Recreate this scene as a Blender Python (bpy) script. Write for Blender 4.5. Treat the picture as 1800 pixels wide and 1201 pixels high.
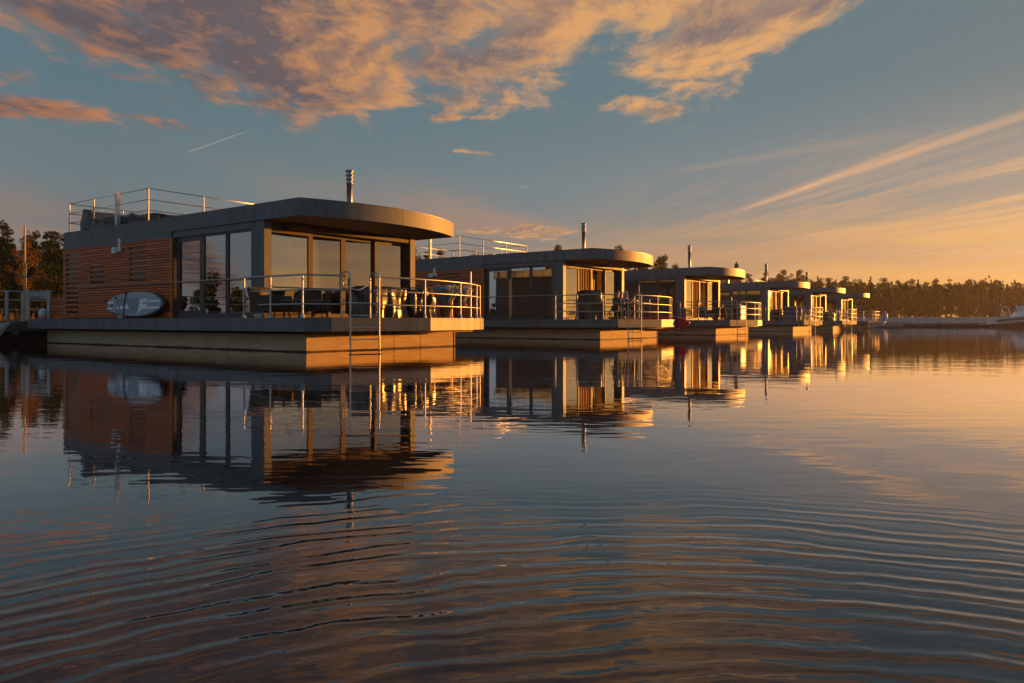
import bpy, bmesh, math, random
import numpy as np
from mathutils import Vector, Matrix
R = math.radians
rnd = random.Random(7)
for o in list(bpy.data.objects): bpy.data.objects.remove(o)
scene = bpy.context.scene
col = scene.collection

# ------------------------------------------------------------------ node helper
def lin(r, g, b):
    f = lambda v: (v/255/12.92) if v/255 <= .04045 else ((v/255+.055)/1.055)**2.4
    return (f(r), f(g), f(b), 1)

class NT:
    def __init__(s, tree): s.t = tree; s.n = tree.nodes; s.l = tree.links
    def put(s, sock, v):
        if isinstance(v, V): s.l.new(v.s, sock)
        elif isinstance(v, bpy.types.NodeSocket): s.l.new(v, sock)
        else: sock.default_value = v
    def node(s, typ, props=None, **ins):
        nd = s.n.new(typ)
        for k, v in (props or {}).items(): setattr(nd, k, v)
        for k, v in ins.items():
            key = int(k[1:]) if k[0] == '_' and k[1:].isdigit() else k.replace('_', ' ')
            s.put(nd.inputs[key], v)
        return nd
    def math(s, op, a, b=0.0, c=0.0, clamp=False):
        nd = s.n.new('ShaderNodeMath'); nd.operation = op; nd.use_clamp = clamp
        s.put(nd.inputs[0], a); s.put(nd.inputs[1], b); s.put(nd.inputs[2], c)
        return V(s, nd.outputs[0])
    def smooth(s, x, a, b):
        nd = s.n.new('ShaderNodeMapRange'); nd.interpolation_type = 'SMOOTHSTEP'
        s.put(nd.inputs[0], x); s.put(nd.inputs[1], a); s.put(nd.inputs[2], b)
        return V(s, nd.outputs[0])
    def mix(s, f, a, b, mode='MIX'):
        nd = s.n.new('ShaderNodeMixRGB'); nd.blend_type = mode
        s.put(nd.inputs[0], f); s.put(nd.inputs[1], a); s.put(nd.inputs[2], b)
        return V(s, nd.outputs[0])
    def ramp(s, f, stops, interp='LINEAR'):
        nd = s.n.new('ShaderNodeValToRGB'); nd.color_ramp.interpolation = interp
        e = nd.color_ramp.elements
        while len(e) < len(stops): e.new(0.5)
        for el, (p, c) in zip(e, stops):
            el.position = p; el.color = c if isinstance(c, tuple) else (c, c, c, 1)
        s.put(nd.inputs[0], f)
        return V(s, nd.outputs[0])
    def vec(s, x, y, z=0.0):
        nd = s.n.new('ShaderNodeCombineXYZ')
        s.put(nd.inputs[0], x); s.put(nd.inputs[1], y); s.put(nd.inputs[2], z)
        return V(s, nd.outputs[0])
    def noise(s, v, scale, detail=4, rough=.5, dist=0.0, out=0):
        nd = s.node('ShaderNodeTexNoise', Vector=v, Scale=scale, Detail=detail, Roughness=rough, Distortion=dist)
        return V(s, nd.outputs[out])
class V:
    def __init__(s, nt, sock): s.nt = nt; s.s = sock
    def __add__(s, o): return s.nt.math('ADD', s, o)
    __radd__ = __add__
    def __sub__(s, o): return s.nt.math('SUBTRACT', s, o)
    def __rsub__(s, o): return s.nt.math('SUBTRACT', o, s)
    def __mul__(s, o): return s.nt.math('MULTIPLY', s, o)
    __rmul__ = __mul__
    def __truediv__(s, o): return s.nt.math('DIVIDE', s, o)
    def __rtruediv__(s, o): return s.nt.math('DIVIDE', o, s)
    def clamp(s): return s.nt.math('ADD', s, 0.0, clamp=True)

# ------------------------------------------------------------------ camera
cam = bpy.data.cameras.new('camera'); camo = bpy.data.objects.new('camera', cam); col.objects.link(camo)
camo.location = (0, 0, .77); camo.rotation_euler = (R(90), 0, 0)
cam.sensor_width = 36; cam.lens = 26.0; cam.shift_y = -34.5/1800
cam.clip_start = .05; cam.clip_end = 6000
scene.camera = camo

# ------------------------------------------------------------------ light, exposure, sky
SUN_AZ, SUN_EL = 52.5, 2.3
EXPO = 1.0
HAZE = .00022
scene.view_settings.view_transform = 'Standard'
scene.view_settings.look = 'None'
scene.view_settings.exposure = EXPO
scene.view_settings.gamma = 1.0
scene.view_settings.use_curve_mapping = False
scene.render.engine = 'CYCLES'
scene.cycles.max_bounces = 8
scene.cycles.transparent_max_bounces = 24
scene.cycles.sample_clamp_indirect = 6.0
scene.cycles.caustics_reflective = False
scene.cycles.caustics_refractive = False

sd = bpy.data.lights.new('sun', 'SUN'); sd.energy = 5.0; sd.color = (1.0, .36, .05); sd.angle = R(.6)
suno = bpy.data.objects.new('sun', sd); col.objects.link(suno)
az, el = R(SUN_AZ), R(SUN_EL)
SDIR = Vector((math.sin(az)*math.cos(el), math.cos(az)*math.cos(el), math.sin(el)))
suno.rotation_euler = (-SDIR).to_track_quat('-Z', 'Y').to_euler()
suno.location = (60, 60, 40)

def build_sky():
    w = bpy.data.worlds.new('World'); scene.world = w; w.use_nodes = True
    nt = NT(w.node_tree); nt.n.clear()
    out = nt.n.new('ShaderNodeOutputWorld'); bg = nt.n.new('ShaderNodeBackground')
    nt.l.new(bg.outputs[0], out.inputs[0])
    tc = nt.n.new('ShaderNodeTexCoord')
    sep = nt.node('ShaderNodeSeparateXYZ', Vector=tc.outputs['Generated'])
    dx, dy, dz = (V(nt, sep.outputs[i]) for i in range(3))
    zc = nt.math('MAXIMUM', dz, .012)
    px, py = dx/zc, dy/zc                                    # the sky laid out on a level plane overhead
    hl = nt.math('SQRT', dx*dx + dy*dy)
    elev = nt.math('ARCTAN2', dz, hl) * (180/math.pi)        # degrees
    cosd = (dx*math.sin(az) + dy*math.cos(az)) / nt.math('MAXIMUM', hl, .001)
    dl = nt.math('ARCCOSINE', nt.math('MINIMUM', nt.math('MAXIMUM', cosd, -1.0), 1.0)) * (1/math.pi)   # 0 at the sun, 1 opposite
    d = lambda deg: deg/180
    lo = nt.ramp(dl, [(0, lin(232, 164, 70)), (d(16), lin(232, 164, 66)), (d(36), lin(208, 144, 68)), (d(52), lin(160, 122, 94)), (d(82), lin(130, 108, 98)), (1, lin(138, 152, 164))])
    m1 = nt.ramp(dl, [(0, lin(214, 168, 118)), (d(16), lin(196, 158, 114)), (d(36), lin(156, 136, 112)), (d(52), lin(126, 122, 118)), (d(82), lin(116, 110, 108)), (1, lin(148, 160, 172))])
    m2 = nt.ramp(dl, [(0, lin(152, 144, 136)), (d(16), lin(132, 134, 133)), (d(36), lin(108, 124, 131)), (d(52), lin(102, 122, 129)), (d(82), lin(96, 115, 122)), (1, lin(138, 158, 172))])
    hi = nt.ramp(dl, [(0, lin(98, 119, 126)), (d(16), lin(90, 113, 121)), (d(36), lin(90, 116, 125)), (d(82), lin(84, 111, 122)), (1, lin(116, 142, 160))])
    ze = lin(92, 118, 138)
    c = nt.mix(nt.smooth(elev, .5, 5.0), lo, m1)
    c = nt.mix(nt.smooth(elev, 4.5, 10.0), c, m2)
    c = nt.mix(nt.smooth(elev, 9.0, 17.5), c, hi)
    c = nt.mix(nt.smooth(elev, 22.0, 60.0), c, ze)
    sky = nt.n.new('ShaderNodeTexSky'); sky.sky_type = 'NISHITA'; sky.sun_disc = False
    sky.sun_elevation = el; sky.sun_rotation = az; sky.air_density = 1.0; sky.dust_density = 1.5
    c = nt.mix(.10, nt.mix(1.0, c, (1.13, 1.13, 1.13, 1), 'MULTIPLY'), nt.mix(1.0, sky.outputs[0], (.15, .15, .15, 1), 'MULTIPLY'))
    # thin cirrus drawn out along the wind, low towards the sunset
    P = nt.vec(px, py, 0.0)
    al = px*.9863 + py*.165; ln = py*.9863 - px*.165         # across / along the streaks
    wv = nt.noise(nt.vec(al*.6, ln*.25, 1.3), 1.0, 3)
    s1 = nt.noise(nt.vec(al*1.5 + wv*1.6, ln*.16 + wv*.5, 0.0), 1.0, 6, .55)
    s2 = nt.noise(nt.vec(al*5.0 + wv*2.5, ln*.35, 4.0), 1.0, 5, .6)
    reg = nt.smooth(elev, 13.5, 8.0) * nt.smooth(elev, .2, 2.0) * nt.smooth(dl, d(52), d(18))
    ci = nt.smooth(s1*.62 + s2*.38, .43, .60) * reg
    # long horizontal bands close to the horizon
    azn = nt.math('ARCTAN2', dx, dy)
    hb = nt.noise(nt.vec(azn*2.2, elev*.55 - azn*.8, 7.0), 1.6, 5, .55)
    hb = nt.smooth(hb, .42, .60) * nt.smooth(elev, 9.0, 4.0) * nt.smooth(dl, d(75), d(25))
    c = nt.mix(ci*.85, c, nt.ramp(dl, [(0, lin(246, 200, 140)), (d(25), lin(222, 174, 128)), (d(50), lin(176, 142, 122)), (1, lin(150, 130, 126))]))
    c = nt.mix(hb*.55, c, nt.ramp(dl, [(0, lin(255, 200, 118)), (d(25), lin(232, 176, 104)), (d(50), lin(190, 150, 112)), (1, lin(150, 130, 126))]))
    # two wisps that meet low in the west, and a short contrail
    def seg(x0, y0, x1, y1, w0, w1, soft=.0):
        L2 = (x1-x0)**2 + (y1-y0)**2
        t = ((px-x0)*(x1-x0) + (py-y0)*(y1-y0)) / L2
        dist = nt.math('ABSOLUTE', ((px-x0)*(y1-y0) - (py-y0)*(x1-x0)) / math.sqrt(L2))
        wid = w0 + t.clamp()*(w1-w0)
        return nt.smooth(dist/wid, 1.0, .1) * nt.smooth(t, -.12, .12) * nt.smooth(t, 1.15, .75)
    wn = nt.noise(nt.vec(px*9, py*1.2, 0.), 1.0, 4)
    wisp = seg(2.05, 6.6, 2.52, 3.2, .07, .13)*.75 + seg(2.17, 5.7, 2.27, 3.9, .035, .05)*.45 + seg(1.1, 4.9, 2.1, 3.9, .12, .2)*.16
    c = nt.mix((wisp*(.35+.9*wn)).clamp(), c, lin(222, 176, 136))
    c = nt.mix(seg(-1.9, 4.35, -1.38, 3.87, .010, .008)*.6, c, lin(190, 170, 158))
    pk = nt.noise(nt.vec(px*.35, py*.22, 3.0), 1.0, 4)
    c = nt.mix(nt.smooth(pk, .48, .66)*nt.smooth(elev, 13, 8)*nt.smooth(elev, 2, 5)*nt.smooth(dl, d(112), d(90))*.5, c, nt.ramp(dl, [(0, lin(205, 160, 120)), (d(80), lin(160, 124, 108)), (1, lin(130, 112, 116))]))
    # the broken cloud field
    bx = nt.math('ADD', (px + 4.0)/8.0, 0, clamp=True)
    pts = [(-4.0, 2.2), (-2.4, 2.3), (-1.8, 2.55), (-1.67, 3.0), (-1.38, 3.45), (-1.04, 3.95), (-.62, 3.9), (-.38, 3.5), (0, 3.6), (.16, 3.5), (.34, 2.85), (.46, 3.05), (.7, 3.5), (.98, 3.2), (1.02, 2.5), (1.25, 2.1), (2.0, .9), (4.0, .2)]
    B = nt.ramp(bx, [((x+4)/8, y/8) for x, y in pts]) * 8.0
    wp = nt.noise(nt.vec(px*1.4, py*1.1, 2.0), 1.0, 3, out=1)
    ws = nt.node('ShaderNodeSeparateXYZ', Vector=wp.s)
    qx = px + (V(nt, ws.outputs[0])-.5)*.36; qy = py + (V(nt, ws.outputs[1])-.5)*.6
    def dens(ox, oy):
        big = nt.noise(nt.vec((qx+ox)*2.0, (qy+oy)*1.15, 0.0), 1.0, 2, .5)
        fine = nt.noise(nt.vec((qx+ox)*6.4, (qy+oy)*3.6, 5.0), 1.0, 8, .66)
        return big*.48 + fine*.52
    edge = B - qy*.5 - py*.5
    n0 = dens(0, 0); n1 = dens(.05, .075)
    m = nt.smooth(edge, -1.0, 1.35) * nt.smooth(py, .15, 1.0)      # the field ends overhead; the eastern sky is clear
    sm = seg(-2.75, 3.25, -1.5, 3.85, .46, .30)*.80                      # strung-out flecks, low left
    sm2 = seg(.02, 7.6, .62, 8.6, .55, .5)*.80 + seg(-.42, 3.62, -.02, 3.62, .10, .10)*.7 + seg(-.34, 4.3, -.1, 4.45, .12, .1)*.62 + seg(-.55, 7.9, .75, 9.4, .5, .4)*.55 + seg(.40, 3.35, .86, 3.55, .28, .25)*.75
    msk = nt.math('MAXIMUM', m*.96, nt.math('MAXIMUM', sm, sm2))
    dn = msk + (n0-.5)*3.3
    far = nt.smooth(elev, 40.0, 26.0)
    cov = nt.smooth(dn, .30, .92) * (.6 + .4*far)
    lit = nt.math('ADD', (n1-n0)*-7.0 + .40, 0, clamp=True)
    lowf = nt.noise(nt.vec(px*1.3, py*.8, 9.0), 1.0, 3)
    thin = nt.smooth(dn, 1.05, .62)                                   # thin edges catch the low sun
    toward = nt.smooth(px*.75 + py*.10, -1.9, 1.0)
    litf = nt.math('ADD', lit*.80 + thin*.42 + (nt.smooth(lowf, .40, .62)-.5)*.5 + toward*.34 - .30, 0, clamp=True)
    shad = nt.ramp(toward, [(0, lin(88, 80, 88)), (.5, lin(102, 90, 94)), (1, lin(134, 116, 112))])
    lcol = nt.ramp(toward, [(0, lin(182, 118, 80)), (.5, lin(204, 139, 88)), (1, lin(228, 170, 110))])
    cc = nt.mix(litf, shad, lcol)
    c = nt.mix(cov*.93, c, cc)
    # the ground side
    c = nt.mix(nt.smooth(elev, .4, -1.5), c, lin(60, 52, 44))
    c = nt.mix(1.0, c, (2**-EXPO,)*3 + (1,), 'MULTIPLY')
    nt.put(bg.inputs[0], c); bg.inputs[1].default_value = 1.0
build_sky()

# ------------------------------------------------------------------ materials
M = {}
def mat(name, base, rough=.5, metal=0.0, spec=.5, var=.0, vscale=3.0, bump=0.0, bscale=40.0, stretch=(1, 1, 1), coat=0.0, aniso_col=None, objvar=0.0):
    m = bpy.data.materials.new(name); m.use_nodes = True
    nt = NT(m.node_tree); b = nt.n['Principled BSDF']
    b.inputs['Base Color'].default_value = (*base, 1); b.inputs['Roughness'].default_value = rough
    b.inputs['Metallic'].default_value = metal; b.inputs['Specular IOR Level'].default_value = spec
    b.inputs['Coat Weight'].default_value = coat
    tc = nt.n.new('ShaderNodeTexCoord')
    mp = nt.node('ShaderNodeMapping', Vector=tc.outputs['Object']); mp.inputs['Scale'].default_value = stretch
    if var:
        n = nt.noise(mp.outputs[0], vscale, 5, .6)
        c2 = aniso_col or tuple(max(0, v*(1-var)) for v in base)
        c1 = tuple(min(1, v*(1+var*.6)) for v in base)
        cc = nt.mix(nt.smooth(n, .3, .7), (*c2, 1), (*c1, 1))
        if objvar:                                                   # each board its own tone
            oi = nt.n.new('ShaderNodeObjectInfo'); k = 1-V(nt, oi.outputs['Random'])*objvar
            cc = nt.mix(1.0, cc, nt.vec(k, k, k), 'MULTIPLY')
        nt.put(b.inputs['Base Color'], cc)
        nt.put(b.inputs['Roughness'], n*.25 + (rough-.12))
    if bump:
        n = nt.noise(mp.outputs[0], bscale, 4, .6)
        bp = nt.node('ShaderNodeBump', Strength=bump, Distance=.01, Height=n)
        nt.l.new(bp.outputs[0], b.inputs['Normal'])
    M[name] = m
    return m
mat('anthracite', (.135, .152, .168), .55, .0, .32, .26, 1.6, .12, 120, stretch=(2.2, 2.2, .35))
mat('wall_grey', (.108, .124, .140), .52, .0, .5, .18, 1.2, .12, 150)
mat('soffit', (.10, .062, .045), .6, var=.3, vscale=4, stretch=(1, .1, 1))
mat('slat_wood', (.70, .165, .042), .55, var=.45, vscale=5, stretch=(1, .25, 6), bump=.3, bscale=30, objvar=.35)
mat('backing', (.012, .012, .012), .8)
mat('frame_metal', (.13, .092, .062), .58, .0, .25, .1, 3)
mat('frame_dark', (.045, .052, .058), .4, .1, .5, .1, 3)
mat('steel', (.40, .39, .38), .42, .85, .5, .15, 9)
mat('alu', (.55, .55, .55), .4, .8, .5, .15, 6)
mat('white_paint', (.72, .72, .70), .45, var=.1)
mat('roof_felt', (.05, .05, .052), .9, var=.2)
mat('beam_wood', (.26, .12, .06), .7, var=.4, vscale=4, stretch=(.4, 1, 4))
mat('deck_wood', (.22, .15, .10), .7, var=.35, vscale=3, stretch=(6, .4, 1))
mat('oak', (.46, .27, .12), .5, var=.3, vscale=3, stretch=(3, 3, .4))
mat('plaster', (.55, .50, .44), .8, var=.1)
mat('floor_wood', (.30, .19, .10), .45, var=.3, vscale=3, stretch=(5, .5, 1))
mat('curtain', (.60, .54, .46), .9, var=.15, vscale=2)
mat('painted_sky', (.58, .70, .76), .8)  # pale blue stands in for sky brightness in the side windows
mat('orange_cloth', (.42, .19, .06), .85, var=.2, vscale=2)
mat('lamp_shade', (.55, .33, .12), .5, .3, .5, .25, 2)
mat('red_shell', (.50, .06, .05), .4)
mat('dark_glass', (.012, .014, .016), .12, .0, .35)
mat('black_cover', (.016, .015, .014), .30, .0, .6, .3, 3, .7, 7)
mat('dark_cover', (.020, .028, .034), .42, .0, .6, .3, 3, .6, 6)
mat('blue_cover', (.06, .085, .19), .6, var=.3, vscale=4, bump=.6, bscale=7)
mat('wicker', (.045, .036, .03), .7, var=.5, vscale=40, bump=.6, bscale=90)
mat('cushion', (.30, .26, .20), .9, var=.8, vscale=11, aniso_col=(.02, .02, .02))
mat('teal_top', (.05, .09, .10), .4, var=.2)
mat('terracotta', (.42, .19, .10), .8, var=.25, vscale=6, bump=.2)
mat('soil', (.03, .022, .016), .95)
mat('lavender_old', (.28, .28, .27), .8, var=.35, vscale=25)
mat('board_grey', (.30, .36, .42), .35, var=.12, vscale=2)
mat('board_rim', (.02, .03, .04), .4)
mat('board_pad', (.23, .28, .33), .6)
mat('print_white', (.82, .84, .86), .5)
mat('board_red', (.80, .045, .055), .3, var=.15)
mat('board_band', (.22, .06, .16), .35)
mat('strap_black', (.012, .012, .012), .6)
mat('skin', (.50, .28, .19), .5)
mat('hair_dark', (.045, .03, .022), .6)
mat('hair_fair', (.62, .50, .38), .6, var=.3, vscale=30)
mat('jacket', (.085, .095, .055), .8, var=.2)
mat('pink_top', (.62, .28, .32), .8, var=.2)
mat('denim', (.035, .045, .08), .8)
mat('candle_glass', (.7, .6, .5), .1)
mat('bark', (.10, .065, .045), .9, var=.5, vscale=6, bump=.8, bscale=12)
mat('birch_bark', (.42, .38, .33), .8, var=.5, vscale=5)
mat('jetty_wood', (.13, .11, .095), .8, var=.35, vscale=2, stretch=(.3, 5, 5))
mat('gate_grey', (.48, .48, .47), .5, var=.2)
mat('pole_wood', (.62, .36, .14), .6, var=.2)
mat('fender', (.55, .62, .68), .35)
mat('hull_white', (.70, .70, .70), .22, coat=.4)
mat('hull_dark', (.055, .04, .04), .25, coat=.4)
mat('vinyl', (.50, .42, .34), .6)
mat('blue_hull', (.03, .16, .42), .35)
mat('pale_blue', (.34, .48, .62), .35)
mat('breakwater', (.50, .48, .53), .55, var=.2, vscale=1.2)
mat('grey_dinghy', (.30, .31, .34), .45)
mat('banner', (.45, .45, .42), .6, var=.8, vscale=3.5, aniso_col=(.10, .05, .06))

def mat_concrete():
    m = bpy.data.materials.new('pontoon_concrete'); m.use_nodes = True; nt = NT(m.node_tree); b = nt.n['Principled BSDF']
    tc = nt.n.new('ShaderNodeTexCoord'); g = nt.n.new('ShaderNodeNewGeometry')
    sep = nt.node('ShaderNodeSeparateXYZ', Vector=g.outputs['Position']); z = V(nt, sep.outputs[2])
    mp = nt.node('ShaderNodeMapping', Vector=tc.outputs['Object']); mp.inputs['Scale'].default_value = (.7, .7, 7)
    n = nt.noise(mp.outputs[0], 2.0, 5, .6); n2 = nt.noise(tc.outputs['Object'], 9.0, 4, .6)
    c = nt.mix(nt.smooth(n, .35, .7), (.50, .37, .24, 1), (.66, .50, .33, 1))
    c = nt.mix(nt.smooth(n2, .62, .75)*.35, c, (.20, .16, .11, 1))
    c = nt.mix(nt.smooth(z + (n-.5)*.05, .055, .02), c, (.060, .035, .018, 1))      # algae line at the water
    nt.put(b.inputs['Base Color'], c); b.inputs['Roughness'].default_value = .72; b.inputs['Specular IOR Level'].default_value = .15
    bp = nt.node('ShaderNodeBump', Strength=.25, Distance=.01, Height=n2); nt.l.new(bp.outputs[0], b.inputs['Normal'])
    M['pontoon_concrete'] = m
mat_concrete()

def mat_glass():
    m = bpy.data.materials.new('window_glass'); m.use_nodes = True; nt = NT(m.node_tree); nt.n.clear()
    out = nt.n.new('ShaderNodeOutputMaterial')
    fr = nt.node('ShaderNodeFresnel', IOR=1.52)
    tr = nt.node('ShaderNodeBsdfTransparent', Color=(.80, .84, .84, 1))
    gl = nt.node('ShaderNodeBsdfGlossy', Color=(.92, .97, 1, 1), Roughness=.012)
    fac = (V(nt, fr.outputs[0])*2.4 + .20).clamp()
    mx = nt.node('ShaderNodeMixShader', _0=fac, _1=tr.outputs[0], _2=gl.outputs[0])
    nt.l.new(mx.outputs[0], out.inputs[0]); M['glass'] = m
mat_glass()

def mat_leaf(name, c1, c2, trans=.35):
    m = bpy.data.materials.new(name); m.use_nodes = True; nt = NT(m.node_tree); nt.n.clear()
    out = nt.n.new('ShaderNodeOutputMaterial')
    oi = nt.n.new('ShaderNodeObjectInfo'); g = nt.n.new('ShaderNodeNewGeometry')
    rp = nt.math('ADD', V(nt, g.outputs['Random Per Island'])*.6 + V(nt, oi.outputs['Random'])*.4, 0)
    c = nt.mix(rp, (*c1, 1), (*c2, 1))
    df = nt.node('ShaderNodeBsdfDiffuse', Color=c); tl = nt.node('ShaderNodeBsdfTranslucent', Color=c)
    mx = nt.node('ShaderNodeMixShader', _0=trans, _1=df.outputs[0], _2=tl.outputs[0])
    nt.l.new(mx.outputs[0], out.inputs[0]); M[name] = m
mat_leaf('pine_needles', (.018, .036, .018), (.042, .058, .022))
mat_leaf('spruce_needles', (.014, .032, .017), (.030, .048, .022))
mat_leaf('birch_leaves', (.13, .075, .018), (.24, .115, .022), .45)
mat_leaf('autumn_leaves', (.045, .060, .018), (.13, .085, .020), .4)
mat_leaf('bush_leaves', (.035, .048, .017), (.105, .075, .020), .4)
mat_leaf('lavender_leaf', (.44, .46, .48), (.66, .66, .68), .4)
mat_leaf('reed', (.16, .10, .045), (.26, .16, .07), .4)

def mat_water():
    m = bpy.data.materials.new('lake_water'); m.use_nodes = True; nt = NT(m.node_tree); nt.n.clear()
    out = nt.n.new('ShaderNodeOutputMaterial')
    g = nt.n.new('ShaderNodeNewGeometry')
    sep = nt.node('ShaderNodeSeparateXYZ', Vector=g.outputs['Position']); x, y = V(nt, sep.outputs[0]), V(nt, sep.outputs[1])
    pos = nt.vec(x, y, 0.0)
    wv = nt.noise(nt.vec(x*.9, y*.9, 0.), 1.0, 3)
    wv2 = nt.noise(nt.vec(x*2.6, y*2.6, 3.), 1.0, 2)
    ex, ey = x - .42, y - .05
    r = nt.math('SQRT', ex*ex + ey*ey) + (wv-.5)*.30 + (wv2-.5)*.085 + (nt.noise(nt.vec(x*6., y*7., 9.), 1.0, 3)-.5)*.036
    amp = nt.smooth(r, 3.7, 2.0) * (.35 + 1.1*nt.noise(nt.vec(x*.8, y*1.6, 6.), 1.0, 2))
    ring = nt.math('SINE', r*(2*math.pi/.094)) + .65*nt.math('SINE', r*(2*math.pi/.143) + 1.3) + .35*nt.math('SINE', r*(2*math.pi/.057) + .6)
    h = ring*amp*.00080
    # cross ripples close in on the right
    rip = nt.noise(nt.vec(x*4.2, y*10.0, 2.), 1.0, 2, .45)
    h = h + rip*nt.smooth(r, 3.4, 1.4)*.0030
    # lazy swell and fine cat's paws over the rest of the lake
    h = h + nt.noise(nt.vec(x*.55, y*1.9, 1.), 1.0, 3, .5)*.0034
    pat = nt.smooth(nt.noise(nt.vec(x*.05, y*.12, 8.), 1.0, 3), .40, .66)
    h = h + nt.noise(nt.vec(x*2.4, y*5.5, 5.), 1.0, 2, .5)*(.0005 + .0013*pat)
    bp = nt.node('ShaderNodeBump', Strength=1.0, Distance=1.0, Height=h)
    fr = nt.node('ShaderNodeFresnel', IOR=1.36, Normal=bp.outputs[0])
    fac = (nt.math('POWER', V(nt, fr.outputs[0]), 1.1)*1.72).clamp()
    df = nt.node('ShaderNodeBsdfDiffuse', Color=(.010, .016, .019, 1))
    gl = nt.node('ShaderNodeBsdfGlossy', Color=(1, .965, .99, 1), Roughness=.018, Normal=bp.outputs[0])
    mx = nt.node('ShaderNodeMixShader', _0=fac, _1=df.outputs[0], _2=gl.outputs[0])
    nt.l.new(mx.outputs[0], out.inputs[0])
    M['water'] = m
mat_water()
def mat_ground():
    m = bpy.data.materials.new('shore_ground'); m.use_nodes = True; nt = NT(m.node_tree); b = nt.n['Principled BSDF']
    g = nt.n.new('ShaderNodeNewGeometry'); n = nt.noise(g.outputs['Position'], .25, 6, .6)
    nt.put(b.inputs['Base Color'], nt.mix(nt.smooth(n, .35, .65), (.10, .075, .04, 1), (.16, .115, .055, 1))); b.inputs['Roughness'].default_value = .95
    M['ground'] = m
mat_ground()
def emit(name, c, s):
    m = bpy.data.materials.new(name); m.use_nodes = True; b = m.node_tree.nodes['Principled BSDF']
    b.inputs['Emission Color'].default_value = (*c, 1); b.inputs['Emission Strength'].default_value = s; M[name] = m
emit('flame', (1, .55, .18), 6.0)

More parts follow.
